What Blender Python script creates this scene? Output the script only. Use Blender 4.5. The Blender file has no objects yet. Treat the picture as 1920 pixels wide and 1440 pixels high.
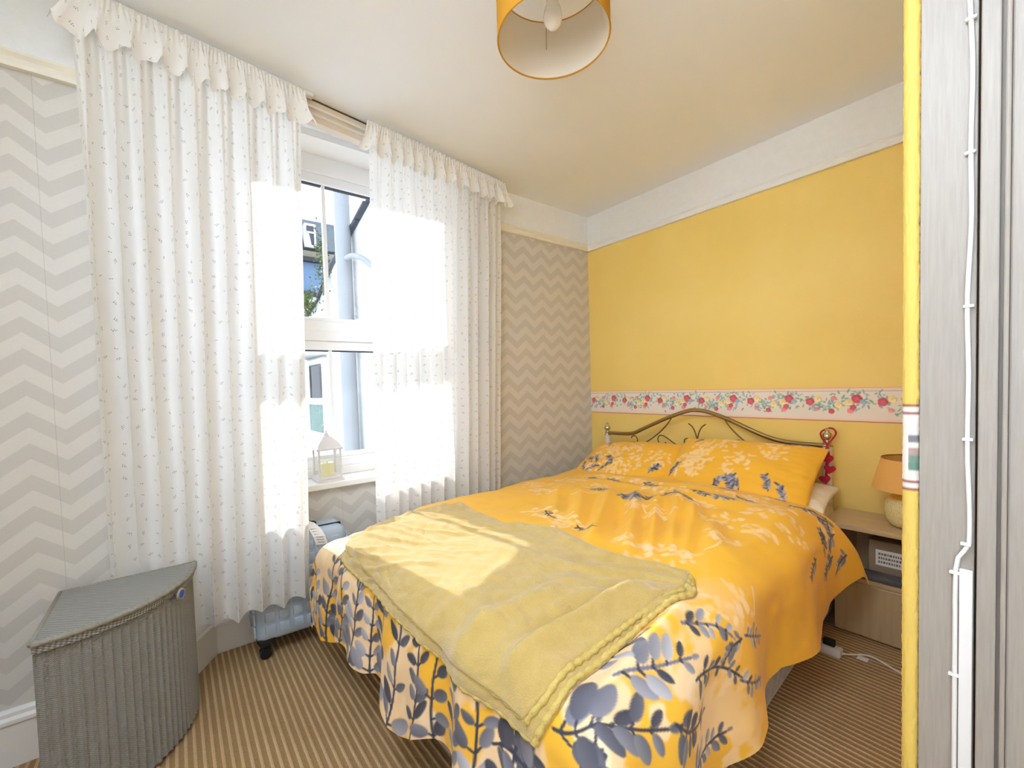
import bpy, bmesh, math, random
import numpy as np
from mathutils import Matrix, Vector
random.seed(7); rng = np.random.default_rng(11)
scn = bpy.context.scene
C = scn.collection
PI = math.pi

# ------------------------------------------------------------------ camera, world, lights, exposure
CAM = (2.35116, -2.68572, 1.16647); YAW, PITCH, ROLL, FPX = .907702, -.0365586, -.0306938, 806.317
def cam_basis():
    F = Vector((-math.sin(YAW)*math.cos(PITCH), math.cos(YAW)*math.cos(PITCH), math.sin(PITCH)))
    R0 = Vector((math.cos(YAW), math.sin(YAW), 0)); U0 = R0.cross(F)
    R = R0*math.cos(ROLL)+U0*math.sin(ROLL); U = -R0*math.sin(ROLL)+U0*math.cos(ROLL)
    return F, R, U
F_, R_, U_ = cam_basis()
cd = bpy.data.cameras.new('camera'); cam = bpy.data.objects.new('camera', cd); C.objects.link(cam)
cd.sensor_width = 36; cd.lens = FPX/1920*36; cd.shift_x = (960-954.77)/1920; cd.shift_y = (754.28-720)/1920; cd.clip_start = .02; cd.clip_end = 300
cam.matrix_world = Matrix(((R_.x, U_.x, -F_.x, CAM[0]), (R_.y, U_.y, -F_.y, CAM[1]), (R_.z, U_.z, -F_.z, CAM[2]), (0, 0, 0, 1)))
scn.camera = cam
w = bpy.data.worlds.new('sky'); scn.world = w; w.use_nodes = True
bg = w.node_tree.nodes['Background']; bg.inputs[0].default_value = (.70, .81, 1.0, 1); bg.inputs[1].default_value = 2.35
sd = bpy.data.lights.new('sun', 'SUN'); sun = bpy.data.objects.new('sun', sd); C.objects.link(sun)
sd.energy = 3.3; sd.angle = math.radians(.6); sd.color = (1.0, .97, .96)
sun.rotation_euler = Vector((1, .12, -.515)).to_track_quat('-Z', 'Y').to_euler()
# fill light added behind the camera, shining through an opening left in the rear wall
ad = bpy.data.lights.new('landing_fill_light', 'AREA'); al = bpy.data.objects.new('landing_fill_light', ad); C.objects.link(al)
ad.shape = 'RECTANGLE'; ad.size = 3.6; ad.size_y = 2.4; ad.energy = 60; ad.color = (.74, .84, 1.0)
al.location = (3.9, -6.0, 1.15); al.rotation_euler = Vector((-.4, 1, -.03)).to_track_quat('-Z', 'Y').to_euler()
vs = scn.view_settings; vs.view_transform = 'Standard'; vs.look = 'None'; vs.gamma = 1; vs.use_curve_mapping = False; vs.exposure = .86
scn.cycles.max_bounces = 16; scn.cycles.diffuse_bounces = 10; scn.cycles.transparent_max_bounces = 16

# ------------------------------------------------------------------ helpers
def lin(c):
    c = c/255
    return c/12.92 if c <= .04045 else ((c+.055)/1.055)**2.4
def rgb(r, g, b): return (lin(r), lin(g), lin(b), 1)
class NT:
    def __init__(s, name):
        s.m = bpy.data.materials.new(name); s.m.use_nodes = True; s.t = s.m.node_tree
        s.b = s.t.nodes['Principled BSDF']; s.out = s.t.nodes['Material Output']
    def n(s, typ, ins=None, **kw):
        nd = s.t.nodes.new(typ)
        for k, v in kw.items(): setattr(nd, k, v)
        for k, v in (ins or {}).items():
            if isinstance(v, bpy.types.NodeSocket): s.t.links.new(v, nd.inputs[k])
            else: nd.inputs[k].default_value = v
        return nd
    def math(s, op, a, b=0.0, c=0.0): return s.n('ShaderNodeMath', {0: a, 1: b, 2: c}, operation=op).outputs[0]
    def mix(s, f, a, b):
        nd = s.t.nodes.new('ShaderNodeMix'); nd.data_type = 'RGBA'
        for i, v in ((0, f), (6, a), (7, b)):
            if isinstance(v, bpy.types.NodeSocket): s.t.links.new(v, nd.inputs[i])
            else: nd.inputs[i].default_value = v
        return nd.outputs[2]
    def noise(s, scale, detail=2, vec=None, rough=.5):
        ins = {'Scale': scale, 'Detail': detail, 'Roughness': rough}
        if vec is not None: ins['Vector'] = vec
        return s.n('ShaderNodeTexNoise', ins).outputs['Fac']
    def obj(s): return s.n('ShaderNodeTexCoord').outputs['Object']
    def uv(s): return s.n('ShaderNodeTexCoord').outputs['UV']
    def sep(s, v): 
        o = s.n('ShaderNodeSeparateXYZ', {0: v}).outputs; return o[0], o[1], o[2]
    def ramp(s, f, a, b):
        return s.n('ShaderNodeMapRange', {0: f, 1: a, 2: b}).outputs[0]
    def set(s, **kw):
        mp = {'col': 'Base Color', 'rough': 'Roughness', 'metal': 'Metallic', 'spec': 'Specular IOR Level', 'sheen': 'Sheen Weight', 'emis': 'Emission Color', 'estr': 'Emission Strength', 'coat': 'Coat Weight'}
        for k, v in kw.items():
            if isinstance(v, bpy.types.NodeSocket): s.t.links.new(v, s.b.inputs[mp[k]])
            else: s.b.inputs[mp[k]].default_value = v
        return s
    def bump(s, h, strength=.3, dist=.01):
        b = s.n('ShaderNodeBump', {'Strength': strength, 'Distance': dist, 'Height': h}); s.t.links.new(b.outputs[0], s.b.inputs['Normal']); return s
def plain(name, col, rough=.6, metal=0, nscale=60, nstr=.06, bstr=.08, spec=.4):
    t = NT(name); f = t.noise(nscale, 3, t.obj())
    dark = tuple(x*(1-nstr*2) for x in col[:3])+(1,)
    t.set(col=t.mix(f, dark, col), rough=rough, metal=metal, spec=spec)
    if bstr: t.bump(f, bstr, .004)
    return t.m

# ------------------------------------------------------------------ mesh helpers
def link(name, me, parent=None, mat=None, smooth=False):
    o = bpy.data.objects.new(name, me); C.objects.link(o)
    if mat: me.materials.append(mat)
    if smooth: me.polygons.foreach_set('use_smooth', [True]*len(me.polygons))
    if parent: o.parent = parent
    return o
def tag(o, label=None, cat=None, group=None, kind=None):
    if label: o['label'] = label
    if cat: o['category'] = cat
    if group: o['group'] = group
    if kind: o['kind'] = kind
    return o
def thing(name, loc, label, cat, rotz=0, group=None):
    o = bpy.data.objects.new(name, None); C.objects.link(o); o.location = loc; o.rotation_euler = (0, 0, rotz); o.empty_display_size = .05
    return tag(o, label, cat, group)
class MB:
    def __init__(s): s.v = []; s.f = []
    def add(s, v, f):
        k = len(s.v); s.v.extend([tuple(map(float, x)) for x in v]); s.f.extend([tuple(i+k for i in q) for q in f]); return s
    def box(s, x0, x1, y0, y1, z0, z1, bev=0):
        bm = bmesh.new(); bmesh.ops.create_cube(bm, size=1)
        for v in bm.verts: v.co = ((x0+x1)/2+v.co.x*(x1-x0), (y0+y1)/2+v.co.y*(y1-y0), (z0+z1)/2+v.co.z*(z1-z0))
        if bev: bmesh.ops.bevel(bm, geom=bm.edges[:], offset=bev, segments=2, affect='EDGES', profile=.5)
        bm.verts.index_update(); s.add([v.co for v in bm.verts], [[v.index for v in f.verts] for f in bm.faces]); bm.free(); return s
    def tube(s, pts, r, n=8, closed=False, cap=True):
        P = [Vector(p) for p in pts]; m = len(P); rr = r if hasattr(r, '__len__') else [r]*m
        up = None; V = []
        for i in range(m):
            a = P[i-1] if (i or closed) else P[i]; b = P[(i+1) % m] if (i < m-1 or closed) else P[i]
            d = (b-a).normalized()
            if up is None:
                up = Vector((0, 0, 1)) if abs(d.z) < .9 else Vector((0, 1, 0))
            sd_ = d.cross(up).normalized(); up = sd_.cross(d).normalized()
            for k in range(n):
                t = 2*PI*k/n; V.append(P[i]+(sd_*math.cos(t)+up*math.sin(t))*rr[i])
        Fc = []
        for i in range(m if closed else m-1):
            j = (i+1) % m
            for k in range(n): Fc.append((i*n+k, i*n+(k+1) % n, j*n+(k+1) % n, j*n+k))
        if cap and not closed: Fc.append(tuple(range(n))[::-1]); Fc.append(tuple((m-1)*n+k for k in range(n)))
        return s.add(V, Fc)
    def lathe(s, prof, n=32, c=(0, 0, 0), cap=True):
        V = []; Fc = []
        for r, z in prof:
            for k in range(n): V.append((c[0]+r*math.cos(2*PI*k/n), c[1]+r*math.sin(2*PI*k/n), c[2]+z))
        m = len(prof)
        for i in range(m-1):
            for k in range(n): Fc.append((i*n+k, i*n+(k+1) % n, (i+1)*n+(k+1) % n, (i+1)*n+k))
        if cap: Fc.append(tuple(range(n))[::-1]); Fc.append(tuple((m-1)*n+k for k in range(n)))
        return s.add(V, Fc)
    def prism(s, poly, ax, a, b):
        n = len(poly); V = []
        for t in (a, b):
            for p in poly:
                q = list(p); q.insert(ax, t); V.append(q)
        Fc = [tuple(range(n)), tuple(range(2*n-1, n-1, -1))]+[(i, i+n, (i+1) % n+n, (i+1) % n) for i in range(n)]
        return s.add(V, Fc)
    def build(s, name, mat, parent=None, smooth=False, autosmooth=False):
        me = bpy.data.meshes.new(name); me.from_pydata(s.v, [], s.f)
        bm = bmesh.new(); bm.from_mesh(me); bmesh.ops.recalc_face_normals(bm, faces=bm.faces[:]); bm.to_mesh(me); bm.free()
        o = link(name, me, parent, mat, smooth)
        if autosmooth and smooth:
            me.set_sharp_from_angle(angle=math.radians(40))
        return o
def gridmesh(name, P, mat, parent=None, uv=None, col=None, flip=False, smooth=True):
    n, m = P.shape[:2]; me = bpy.data.meshes.new(name)
    idx = np.arange(n*m).reshape(n, m)
    q = np.stack([idx[:-1, :-1], idx[1:, :-1], idx[1:, 1:], idx[:-1, 1:]], -1).reshape(-1, 4)
    if flip: q = q[:, ::-1]
    me.vertices.add(n*m); me.vertices.foreach_set('co', P.reshape(-1).astype(np.float32))
    k = len(q); me.loops.add(k*4); me.loops.foreach_set('vertex_index', q.reshape(-1).astype(np.int32))
    me.polygons.add(k); me.polygons.foreach_set('loop_start', (np.arange(k)*4).astype(np.int32))
    me.update(calc_edges=True)
    if uv is not None:
        ul = me.uv_layers.new(name='UVMap'); ul.data.foreach_set('uv', uv.reshape(-1, 2)[q.reshape(-1)].reshape(-1).astype(np.float32))
    if col is not None:
        ca = me.color_attributes.new('print', 'FLOAT_COLOR', 'POINT')
        c4 = np.ones((n*m, 4), np.float32); c4[:, :3] = col.reshape(-1, 3); ca.data.foreach_set('color', c4.reshape(-1))
    return link(name, me, parent, mat, smooth)
def perlin(x, y, seed=0):
    r = np.random.default_rng(seed); g = r.uniform(0, 2*PI, (256, 256)); gx, gy = np.cos(g), np.sin(g)
    xi = np.floor(x).astype(int); yi = np.floor(y).astype(int); xf = x-xi; yf = y-yi
    u = xf*xf*xf*(xf*(xf*6-15)+10); v = yf*yf*yf*(yf*(yf*6-15)+10)
    def d(a, b): 
        i, j = (xi+a) % 256, (yi+b) % 256
        return gx[i, j]*(xf-a)+gy[i, j]*(yf-b)
    return (d(0, 0)*(1-u)+d(1, 0)*u)*(1-v)+(d(0, 1)*(1-u)+d(1, 1)*u)*v
def fbm(x, y, seed=0, o=3):
    s = 0; a = 1
    for i in range(o): s = s+a*perlin(x*2**i+7.3*i, y*2**i+3.1*i, seed+i); a *= .5
    return s
def sstep(a, b, x): t = np.clip((x-a)/(b-a), 0, 1); return t*t*(3-2*t)
def L3(r, g, b): return np.array([lin(r), lin(g), lin(b)])
class Canvas:                         # a flat print laid out in cloth metres
    def __init__(s, S, T, base):
        s.S, s.T = S, T; s.c = np.empty((len(S), len(T), 3)); s.c[:] = base
        s.ds = S[1]-S[0]; s.dt = T[1]-T[0]
    def win(s, x0, x1, y0, y1):
        i0, i1 = np.searchsorted(s.S, [x0, x1]); j0, j1 = np.searchsorted(s.T, [y0, y1])
        return slice(i0, i1), slice(j0, j1)
    def put(s, sl, m, col):
        s.c[sl] = s.c[sl]*(1-m[..., None])+np.asarray(col)*m[..., None]
    def leaf(s, x, y, ln, wd, ang, col, col2=None, soft=.0046):
        sl = s.win(x-ln*1.2, x+ln*1.2, y-ln*1.2, y+ln*1.2); X = s.S[sl[0]][:, None]-x; Y = s.T[sl[1]][None, :]-y
        if X.size == 0 or Y.size == 0: return
        ca, sa = math.cos(ang), math.sin(ang); u = (X*ca+Y*sa)/ln; v = (-X*sa+Y*ca)/wd     # u from 0 base to 1 tip
        prof = np.where((u > 0) & (u < 1), np.sqrt(np.clip(u, 0, 1))*np.clip(1-u, 0, 1)**.6*1.55, 0)
        d = (prof*.5-np.abs(v))*wd; m = np.clip(d/soft+.5, 0, 1)*((u > 0) & (u < 1))
        cc = np.asarray(col) if col2 is None else np.asarray(col)+(np.asarray(col2)-np.asarray(col))*np.clip(.5+v*1.1, 0, 1)[..., None]
        s.c[sl] = s.c[sl]*(1-m[..., None])+cc*m[..., None]
    def disc(s, x, y, r, col, soft=.002, sq=1.0):
        sl = s.win(x-r*1.3, x+r*1.3, y-r*1.3, y+r*1.3); X = s.S[sl[0]][:, None]-x; Y = (s.T[sl[1]][None, :]-y)/sq
        if X.size == 0 or Y.size == 0: return
        s.put(sl, np.clip((r-np.hypot(X, Y))/soft+.5, 0, 1), col)
    def stem(s, pts, wd, col):
        for (a, b) in zip(pts[:-1], pts[1:]):
            n = max(2, int(math.dist(a, b)/max(wd*.6, .0015)))
            for k in range(n): s.disc(a[0]+(b[0]-a[0])*k/n, a[1]+(b[1]-a[1])*k/n, max(wd, .0028), col, .0045)
def bez(p0, p1, p2, n=14):
    return [((1-t)**2*p0[0]+2*t*(1-t)*p1[0]+t*t*p2[0], (1-t)**2*p0[1]+2*t*(1-t)*p1[1]+t*t*p2[1]) for t in [i/(n-1) for i in range(n)]]

# ------------------------------------------------------------------ materials
def mat_print(name, rough=.75, weave=900, sheen=.15, bump=.08):
    t = NT(name); c = t.n('ShaderNodeAttribute', attribute_name='print').outputs['Color']
    f = t.noise(weave, 1, t.obj()); t.set(col=c, rough=rough, sheen=sheen, spec=.25); t.bump(f, bump, .001); return t.m
M = {}
M['white_paint'] = plain('white_gloss_paint', rgb(236, 233, 228), .35, nscale=25, nstr=.02, bstr=.05)
t = NT('brushed_white_paint'); o_ = t.n('ShaderNodeMapping', {'Vector': t.obj(), 'Scale': (260, 260, 14)}).outputs[0]
f = t.noise(1, 3, o_); t.set(col=t.mix(f, rgb(152, 143, 131), rgb(174, 165, 153)), rough=.42); t.bump(f, .25, .002); M['door_paint'] = t.m
M['cream_paint'] = plain('cream_paint', rgb(236, 230, 214), .5, nscale=18, nstr=.03)
M['ceiling'] = plain('ceiling_paint', rgb(241, 246, 252), .85, nscale=4, nstr=.015, bstr=.03)
t = NT('embossed_white_paper'); f = t.noise(22, 4, t.obj(), .6); t.set(col=t.mix(f, rgb(230, 231, 230), rgb(241, 243, 245)), rough=.75); t.bump(f, .5, .01); M['frieze'] = t.m
t = NT('yellow_wall_paint'); ob = t.obj(); f = t.noise(1.6, 4, ob); g = t.noise(170, 3, ob)
t.set(col=t.mix(t.ramp(f, .35, .7), rgb(240, 208, 112), rgb(244, 216, 128)), rough=.55); t.bump(g, .25, .004); M['yellow'] = t.m
# chevron wallpaper
t = NT('chevron_wallpaper'); x, y, z = t.sep(t.obj())
tri = t.math('PINGPONG', y, .085); h = t.math('ADD', z, t.math('MULTIPLY', tri, .78))
fr = t.math('FRACT', t.math('DIVIDE', h, .103)); st = t.math('GREATER_THAN', fr, .5)
fine = t.noise(420, 2, t.n('ShaderNodeMapping', {'Vector': t.obj(), 'Scale': (1, .35, 1)}).outputs[0])
colr = t.mix(st, rgb(216, 211, 203), rgb(202, 197, 189)); colr = t.mix(t.math('MULTIPLY', fine, .16), colr, rgb(150, 146, 140))
sm = t.math('ABSOLUTE', t.math('SUBTRACT', t.math('FRACT', t.math('DIVIDE', t.math('ADD', y, .5), .5)), .001))
seam = t.math('LESS_THAN', sm, .003)
colr = t.mix(t.math('MULTIPLY', seam, .35), colr, rgb(150, 145, 138))
t.set(col=colr, rough=.7); t.bump(fine, .1, .001); M['chevron'] = t.m
# corded carpet
t = NT('corded_carpet'); x, y, z = t.sep(t.obj())
fr = t.math('FRACT', t.math('DIVIDE', y, .0237)); st = t.math('GREATER_THAN', fr, .62)
sp = t.noise(330, 3, t.n('ShaderNodeMapping', {'Vector': t.obj(), 'Scale': (.6, 1, 1)}).outputs[0], .7); big = t.noise(5, 3, t.obj())
a = t.mix(sp, rgb(138, 110, 68), rgb(190, 158, 108)); b = t.mix(sp, rgb(184, 144, 104), rgb(236, 206, 168))
c = t.mix(st, a, b); c = t.mix(t.math('MULTIPLY', t.ramp(big, .35, .7), .35), c, rgb(160, 124, 84))
t.set(col=c, rough=.95, spec=.1); t.bump(sp, .8, .006); M['carpet'] = t.m
# curtain print with translucency
def curtain_mat(name, trans):
    t = NT(name); uv = t.uv(); sc = t.n('ShaderNodeVectorMath', {0: uv, 'Scale': 21.0}, operation='SCALE').outputs[0]
    vo = t.n('ShaderNodeTexVoronoi', {'Vector': sc, 'Scale': 1.0, 'Randomness': .55}, voronoi_dimensions='2D')
    dv = t.n('ShaderNodeVectorMath', {0: sc, 1: vo.outputs['Position']}, operation='SUBTRACT').outputs[0]
    cr, cg, cb = t.sep(vo.outputs['Color'])
    rot = t.n('ShaderNodeVectorRotate', {'Vector': dv, 'Angle': t.math('MULTIPLY', cr, 6.28)}, rotation_type='Z_AXIS').outputs[0]
    big = t.math('GREATER_THAN', cg, .48); m = None
    for (ax, ay, r, gate) in ((0, 0, .050, 0), (.11, .05, .042, 0), (.04, .12, .042, 1), (.17, .11, .038, 1), (-.09, .08, .036, 1)):
        ds = t.n('ShaderNodeVectorMath', {0: rot, 1: (ax, ay, 0)}, operation='DISTANCE').outputs['Value']
        k = t.ramp(ds, r, r*.55)
        if gate: k = t.math('MULTIPLY', k, big)
        m = k if m is None else t.math('MAXIMUM', m, k)
    m = t.math('MULTIPLY', m, .7)
    ink = t.mix(t.math('GREATER_THAN', cb, .8), rgb(88, 88, 74), rgb(150, 96, 84))
    col = t.mix(m, rgb(240, 239, 237), ink)
    wv = t.noise(700, 1, t.obj())
    d = t.n('ShaderNodeBsdfDiffuse', {'Color': col}); tr = t.n('ShaderNodeBsdfTranslucent', {'Color': t.mix(m, rgb(250, 249, 246), ink)})
    mx = t.n('ShaderNodeMixShader', {0: trans, 1: d.outputs[0], 2: tr.outputs[0]}); t.t.links.new(mx.outputs[0], t.out.inputs[0])
    bp = t.n('ShaderNodeBump', {'Strength': .1, 'Distance': .001, 'Height': wv}); t.t.links.new(bp.outputs[0], d.inputs['Normal'])
    return t.m
M['curtain'] = curtain_mat('sprig_curtain_cotton', .46)
M['frill'] = curtain_mat('sprig_frill_cotton', .16)
t = NT('window_glass'); gl = t.n('ShaderNodeBsdfGlossy', {'Roughness': .02}); tp = t.n('ShaderNodeBsdfTransparent', {'Color': (.97, .98, .98, 1)})
mx = t.n('ShaderNodeMixShader', {0: .04, 1: tp.outputs[0], 2: gl.outputs[0]}); t.t.links.new(mx.outputs[0], t.out.inputs[0]); M['glass'] = t.m
M['upvc'] = plain('white_upvc', rgb(238, 238, 238), .3, nscale=10, nstr=.01, bstr=0)
M['rubber'] = plain('dark_gasket', rgb(60, 62, 66), .6)
M['duvet'] = mat_print('printed_duvet_cotton', .6, 800, .1, .05)
M['border'] = mat_print('printed_border_paper', .6, 300, 0, .03)
t = NT('quilted_divan_fabric'); x, y, z = t.sep(t.obj())
def dia(k): return t.math('PINGPONG', k, .035)
xy = t.math('ADD', x, y); p1 = dia(t.math('ADD', xy, z)); p2 = dia(t.math('SUBTRACT', xy, z)); q = t.math('MINIMUM', p1, p2)
f = t.noise(120, 2, t.obj()); t.set(col=t.mix(f, rgb(150, 144, 132), rgb(182, 176, 164)), rough=.6, sheen=.3); t.bump(t.ramp(q, 0, .012), .6, .006); M['divan'] = t.m
t = NT('mustard_fleece'); f = t.noise(260, 3, t.obj(), .7); g = t.noise(30, 3, t.obj())
t.set(col=t.mix(t.math('MULTIPLY', t.math('ADD', f, g), .5), rgb(178, 148, 74), rgb(218, 190, 120)), rough=.95, sheen=.5, spec=.1); t.bump(f, .7, .004); M['fleece'] = t.m
M['fleece_hem'] = plain('mustard_stitching', rgb(222, 196, 112), .9, nscale=200, nstr=.15, bstr=.5)
M['white_cotton'] = plain('white_ribbed_cotton', rgb(236, 228, 206), .85, nscale=80)
M['ivory_metal'] = plain('ivory_enamel', rgb(226, 220, 204), .3, nstr=.01, bstr=0)
M['brass'] = plain('antique_brass', rgb(168, 142, 92), .28, metal=.85, nscale=20, nstr=.1, bstr=0)
M['dark_brass'] = plain('dark_bronze_wire', rgb(128, 104, 56), .4, metal=.6, bstr=0)
M['silver'] = plain('champagne_chrome', rgb(214, 204, 176), .18, metal=.9, nstr=.02, bstr=0)
M['felt'] = plain('red_felt', rgb(186, 34, 62), .95, nscale=300, nstr=.1, bstr=.4)
M['ribbon'] = plain('crimson_ribbon', rgb(176, 10, 48), .4, nscale=100, nstr=.05, bstr=0)
t = NT('limed_oak_laminate'); o_ = t.n('ShaderNodeMapping', {'Vector': t.obj(), 'Scale': (40, 40, 3)}).outputs[0]; f = t.noise(1.2, 4, o_)
t.set(col=t.mix(f, rgb(172, 146, 108), rgb(200, 176, 138)), rough=.4); t.bump(f, .05, .001); M['oak'] = t.m
t = NT('limed_oak_top'); o_ = t.n('ShaderNodeMapping', {'Vector': t.obj(), 'Scale': (3, 40, 40)}).outputs[0]; f = t.noise(1.2, 4, o_)
t.set(col=t.mix(f, rgb(178, 152, 112), rgb(204, 180, 140)), rough=.3); M['oak_top'] = t.m
# pale blue ABS shell
M['blue_shell'] = plain('pale_blue_shell', rgb(176, 190, 204), .38, nscale=500, nstr=.02, bstr=.1)
M['black'] = plain('black_plastic', rgb(26, 26, 30), .4)
# woven loom
def loom(name, c0, c1, su, sv, bs=.7):
    t = NT(name); u, v, _ = t.sep(t.uv())
    a = t.math('SINE', t.math('MULTIPLY', u, su)); b = t.math('SINE', t.math('MULTIPLY', v, sv)); h = t.math('MULTIPLY', a, b)
    k = t.ramp(h, -1, 1); f = t.noise(60, 3, t.obj())
    t.set(col=t.mix(t.math('MULTIPLY', f, .35), t.mix(k, c0, c1), rgb(128, 126, 120)), rough=.55); t.bump(k, bs, .003); return t.m
M['loom'] = loom('grey_loom_weave', rgb(126, 125, 118), rgb(176, 174, 166), 900, 1100)
M['loom_lid'] = loom('grey_loom_lid', rgb(70, 71, 72), rgb(186, 184, 176), 520, 520)
M['loom_edge'] = plain('loom_plait', rgb(160, 156, 142), .6, nscale=140, nstr=.22, bstr=.6)
M['bluebutton'] = plain('cobalt_glaze', rgb(36, 78, 190), .2, nstr=.05, bstr=0)
t = NT('mustard_lampshade'); d = t.n('ShaderNodeBsdfDiffuse', {'Color': rgb(216, 160, 60)}); tr = t.n('ShaderNodeBsdfTranslucent', {'Color': rgb(216, 160, 60)})
mx = t.n('ShaderNodeMixShader', {0: .3, 1: d.outputs[0], 2: tr.outputs[0]}); t.t.links.new(mx.outputs[0], t.out.inputs[0]); M['shade'] = t.m
M['shade_lining'] = plain('cream_shade_lining', rgb(232, 222, 204), .6, nscale=30, nstr=.01, bstr=0)
M['shade_orange'] = plain('apricot_lampshade', rgb(232, 176, 96), .8, nscale=300, nstr=.04)
M['opal'] = plain('opal_bulb_glass', rgb(244, 242, 236), .12, nstr=0, bstr=0)
t = NT('crackle_ceramic'); vo = t.n('ShaderNodeTexVoronoi', {'Vector': t.obj(), 'Scale': 150.0}, feature='DISTANCE_TO_EDGE').outputs['Distance']; x, y, z = t.sep(t.obj())
k = t.ramp(vo, .02, .08); body = t.mix(k, rgb(196, 172, 84), rgb(232, 220, 168)); t.set(col=t.mix(t.ramp(z, .118, .128), body, rgb(222, 180, 62)), rough=.15); M['ceramic'] = t.m
M['lantern'] = plain('distressed_white_metal', rgb(222, 216, 214), .45, nscale=30, nstr=.04, bstr=.05)
M['wax'] = plain('ivory_wax', rgb(240, 232, 180), .5, nscale=8, nstr=.03, bstr=0)
M['paper'] = plain('white_paper', rgb(232, 230, 224), .7, nstr=.02, bstr=0)
M['ink'] = plain('grey_ink', rgb(120, 116, 112), .7, bstr=0)
M['green_ink'] = plain('green_yellow_ink', rgb(150, 160, 60), .7, bstr=0)
M['taupe_card'] = plain('taupe_card', rgb(150, 132, 112), .6)
M['dark_book'] = plain('charcoal_cover', rgb(92, 92, 96), .5)
M['white_plastic'] = plain('white_plastic', rgb(228, 224, 214), .35, nstr=.01, bstr=0)
M['batten'] = plain('old_cream_batten', rgb(222, 208, 190), .5, nscale=30, nstr=.04)
M['dark_wood'] = plain('bare_dark_wood', rgb(96, 70, 44), .8)
# outside
t = NT('white_render'); f = t.noise(2.2, 5, t.obj(), .65); g = t.noise(60, 2, t.obj()); t.set(col=t.mix(t.ramp(f, .3, .62), rgb(176, 176, 173), rgb(206, 206, 204)), rough=.9); t.bump(g, .3, .01); M['render'] = t.m
M['pipe'] = plain('grey_painted_pipe', rgb(150, 151, 151), .6, nscale=3, nstr=.1)
M['slate'] = plain('grey_slate', rgb(58, 64, 72), .6, nscale=5, nstr=.2)
M['dark_slate'] = plain('dark_slate', rgb(40, 43, 50), .7, nscale=2, nstr=.2)
M['blue_wall'] = plain('pale_blue_render', rgb(92, 114, 136), .8, nscale=1, nstr=.05)
M['grey_clad'] = plain('grey_cladding', rgb(96, 102, 106), .8, nscale=2, nstr=.1)
M['stone'] = plain('weathered_stone', rgb(128, 124, 104), .9, nscale=3, nstr=.2)
M['leaf'] = plain('ivy_leaf', rgb(86, 108, 48), .6, nscale=9, nstr=.3)
t = NT('green_obscure_glass'); f = t.noise(14, 3, t.obj()); t.set(col=t.mix(f, rgb(52, 88, 76), rgb(92, 128, 112)), rough=.15); M['green_glass'] = t.m
M['dark_glass'] = plain('dark_window_glass', rgb(52, 58, 66), .1, nscale=2, bstr=0)
M['net'] = plain('white_net_curtain', rgb(220, 220, 220), .9)
M['ground'] = plain('yard_concrete', rgb(222, 221, 217), .9, nscale=2)

# ------------------------------------------------------------------ room shell
H = 2.5; D = .285; ZRB, ZRT = 2.225, 2.276; XR = 2.16; YJ = -1.55; YR = -3.3; XH = 3.5
def struct(o): o['kind'] = 'structure'; return o
# corded carpet: real ribs running along x
ys = []; zs = []
k = 0; yy = YR-.02
P = .0237
n0 = math.floor(YR/P)
for i in range(n0, 1):
    for fr_, zz in ((0, -.0012), (.3, -.0006), (.62, -.0012), (.72, .0006), (.81, .001), (.9, .0006)):
        ys.append((i+fr_)*P); zs.append(zz)
ys = np.array(ys); zs = np.array(zs); keep = ys < .02; ys, zs = ys[keep], zs[keep]
xs = np.linspace(-.02, XH, 3)
G = np.zeros((3, len(ys), 3)); G[..., 0] = xs[:, None]; G[..., 1] = ys[None]; G[..., 2] = zs[None]-.0005
struct(gridmesh('floor', G, M['carpet'], smooth=False, flip=False))
struct(MB().box(-.35, XH, YR-.02, .12, H, H+.1).build('ceiling', M['ceiling']))
# back wall with frieze and wallpaper border
wb = struct(MB().box(-.3, XR+.12, 0, .12, 0, ZRB+.02).build('wall_back', M['yellow']))
MB().box(-.3, XR+.12, -.001, .12, ZRB+.02, H).build('frieze', M['frieze'], wb)
# left wall (stands proud of the window bay)
YS0, YS1 = -2.775, -2.59
wl = struct(MB().box(-.35, D, YR, YS0, 0, ZRB+.02).build('wall_left', M['chevron']))
MB().box(-.35, D+.001, YR, YS0, ZRB+.02, H).build('frieze', M['frieze'], wl)
MB().prism([(D, YS0), (0, YS1), (-.3, YS1), (-.3, YS0)], 2, 0, H).build('splayed_lining', M['white_paint'], wl)
# window wall: opening y -2.56..-1.36, z .70..2.47
WY0, WY1, WZ0, WZ1 = -2.56, -1.36, .70, 2.47
m = MB(); m.box(-.3, 0, YS1, WY0, 0, H); m.box(-.3, 0, WY1, .0, 0, ZRB+.02); m.box(-.3, 0, WY0, WY1, 0, WZ0-.03)
ww = struct(m.build('wall_window', M['chevron']))
m = MB(); m.box(-.3, 0, WY0, WY1, WZ1, H); m.box(-.3, .001, WY1, 0, ZRB+.02, H); m.build('frieze', M['frieze'], ww)
m = MB(); m.box(-.17, .0015, WY1-.004, WY1+.0015, WZ0, WZ1); m.box(-.17, .0015, WY0-.0015, WY0+.004, WZ0, WZ1); m.box(-.17, .0015, WY0, WY1, WZ1-.004, WZ1+.001)
m.build('window_reveal', M['white_paint'], ww)
# right wall with the bull-nosed end, rear and landing walls
wr = struct(MB().box(XR+.001, 2.31, YJ+.03, 0, 0, H).build('wall_right', M['yellow']))
struct(MB().box(-.35, XH, YR-.12, YR, 0, .75).box(-.35, 2.42, YR-.12, YR, .75, H).box(2.42, XH, YR-.12, YR, 2.25, H).box(3.42, XH, YR-.12, YR, .75, 2.25).build('wall_rear', M['cream_paint']))
struct(MB().box(XH, XH+.1, YR, .1, 0, H).build('wall_landing', M['cream_paint']))
struct(MB().box(2.31, XH, -.9, -.8, 0, H).build('wall_landing_end', M['cream_paint']))
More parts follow.
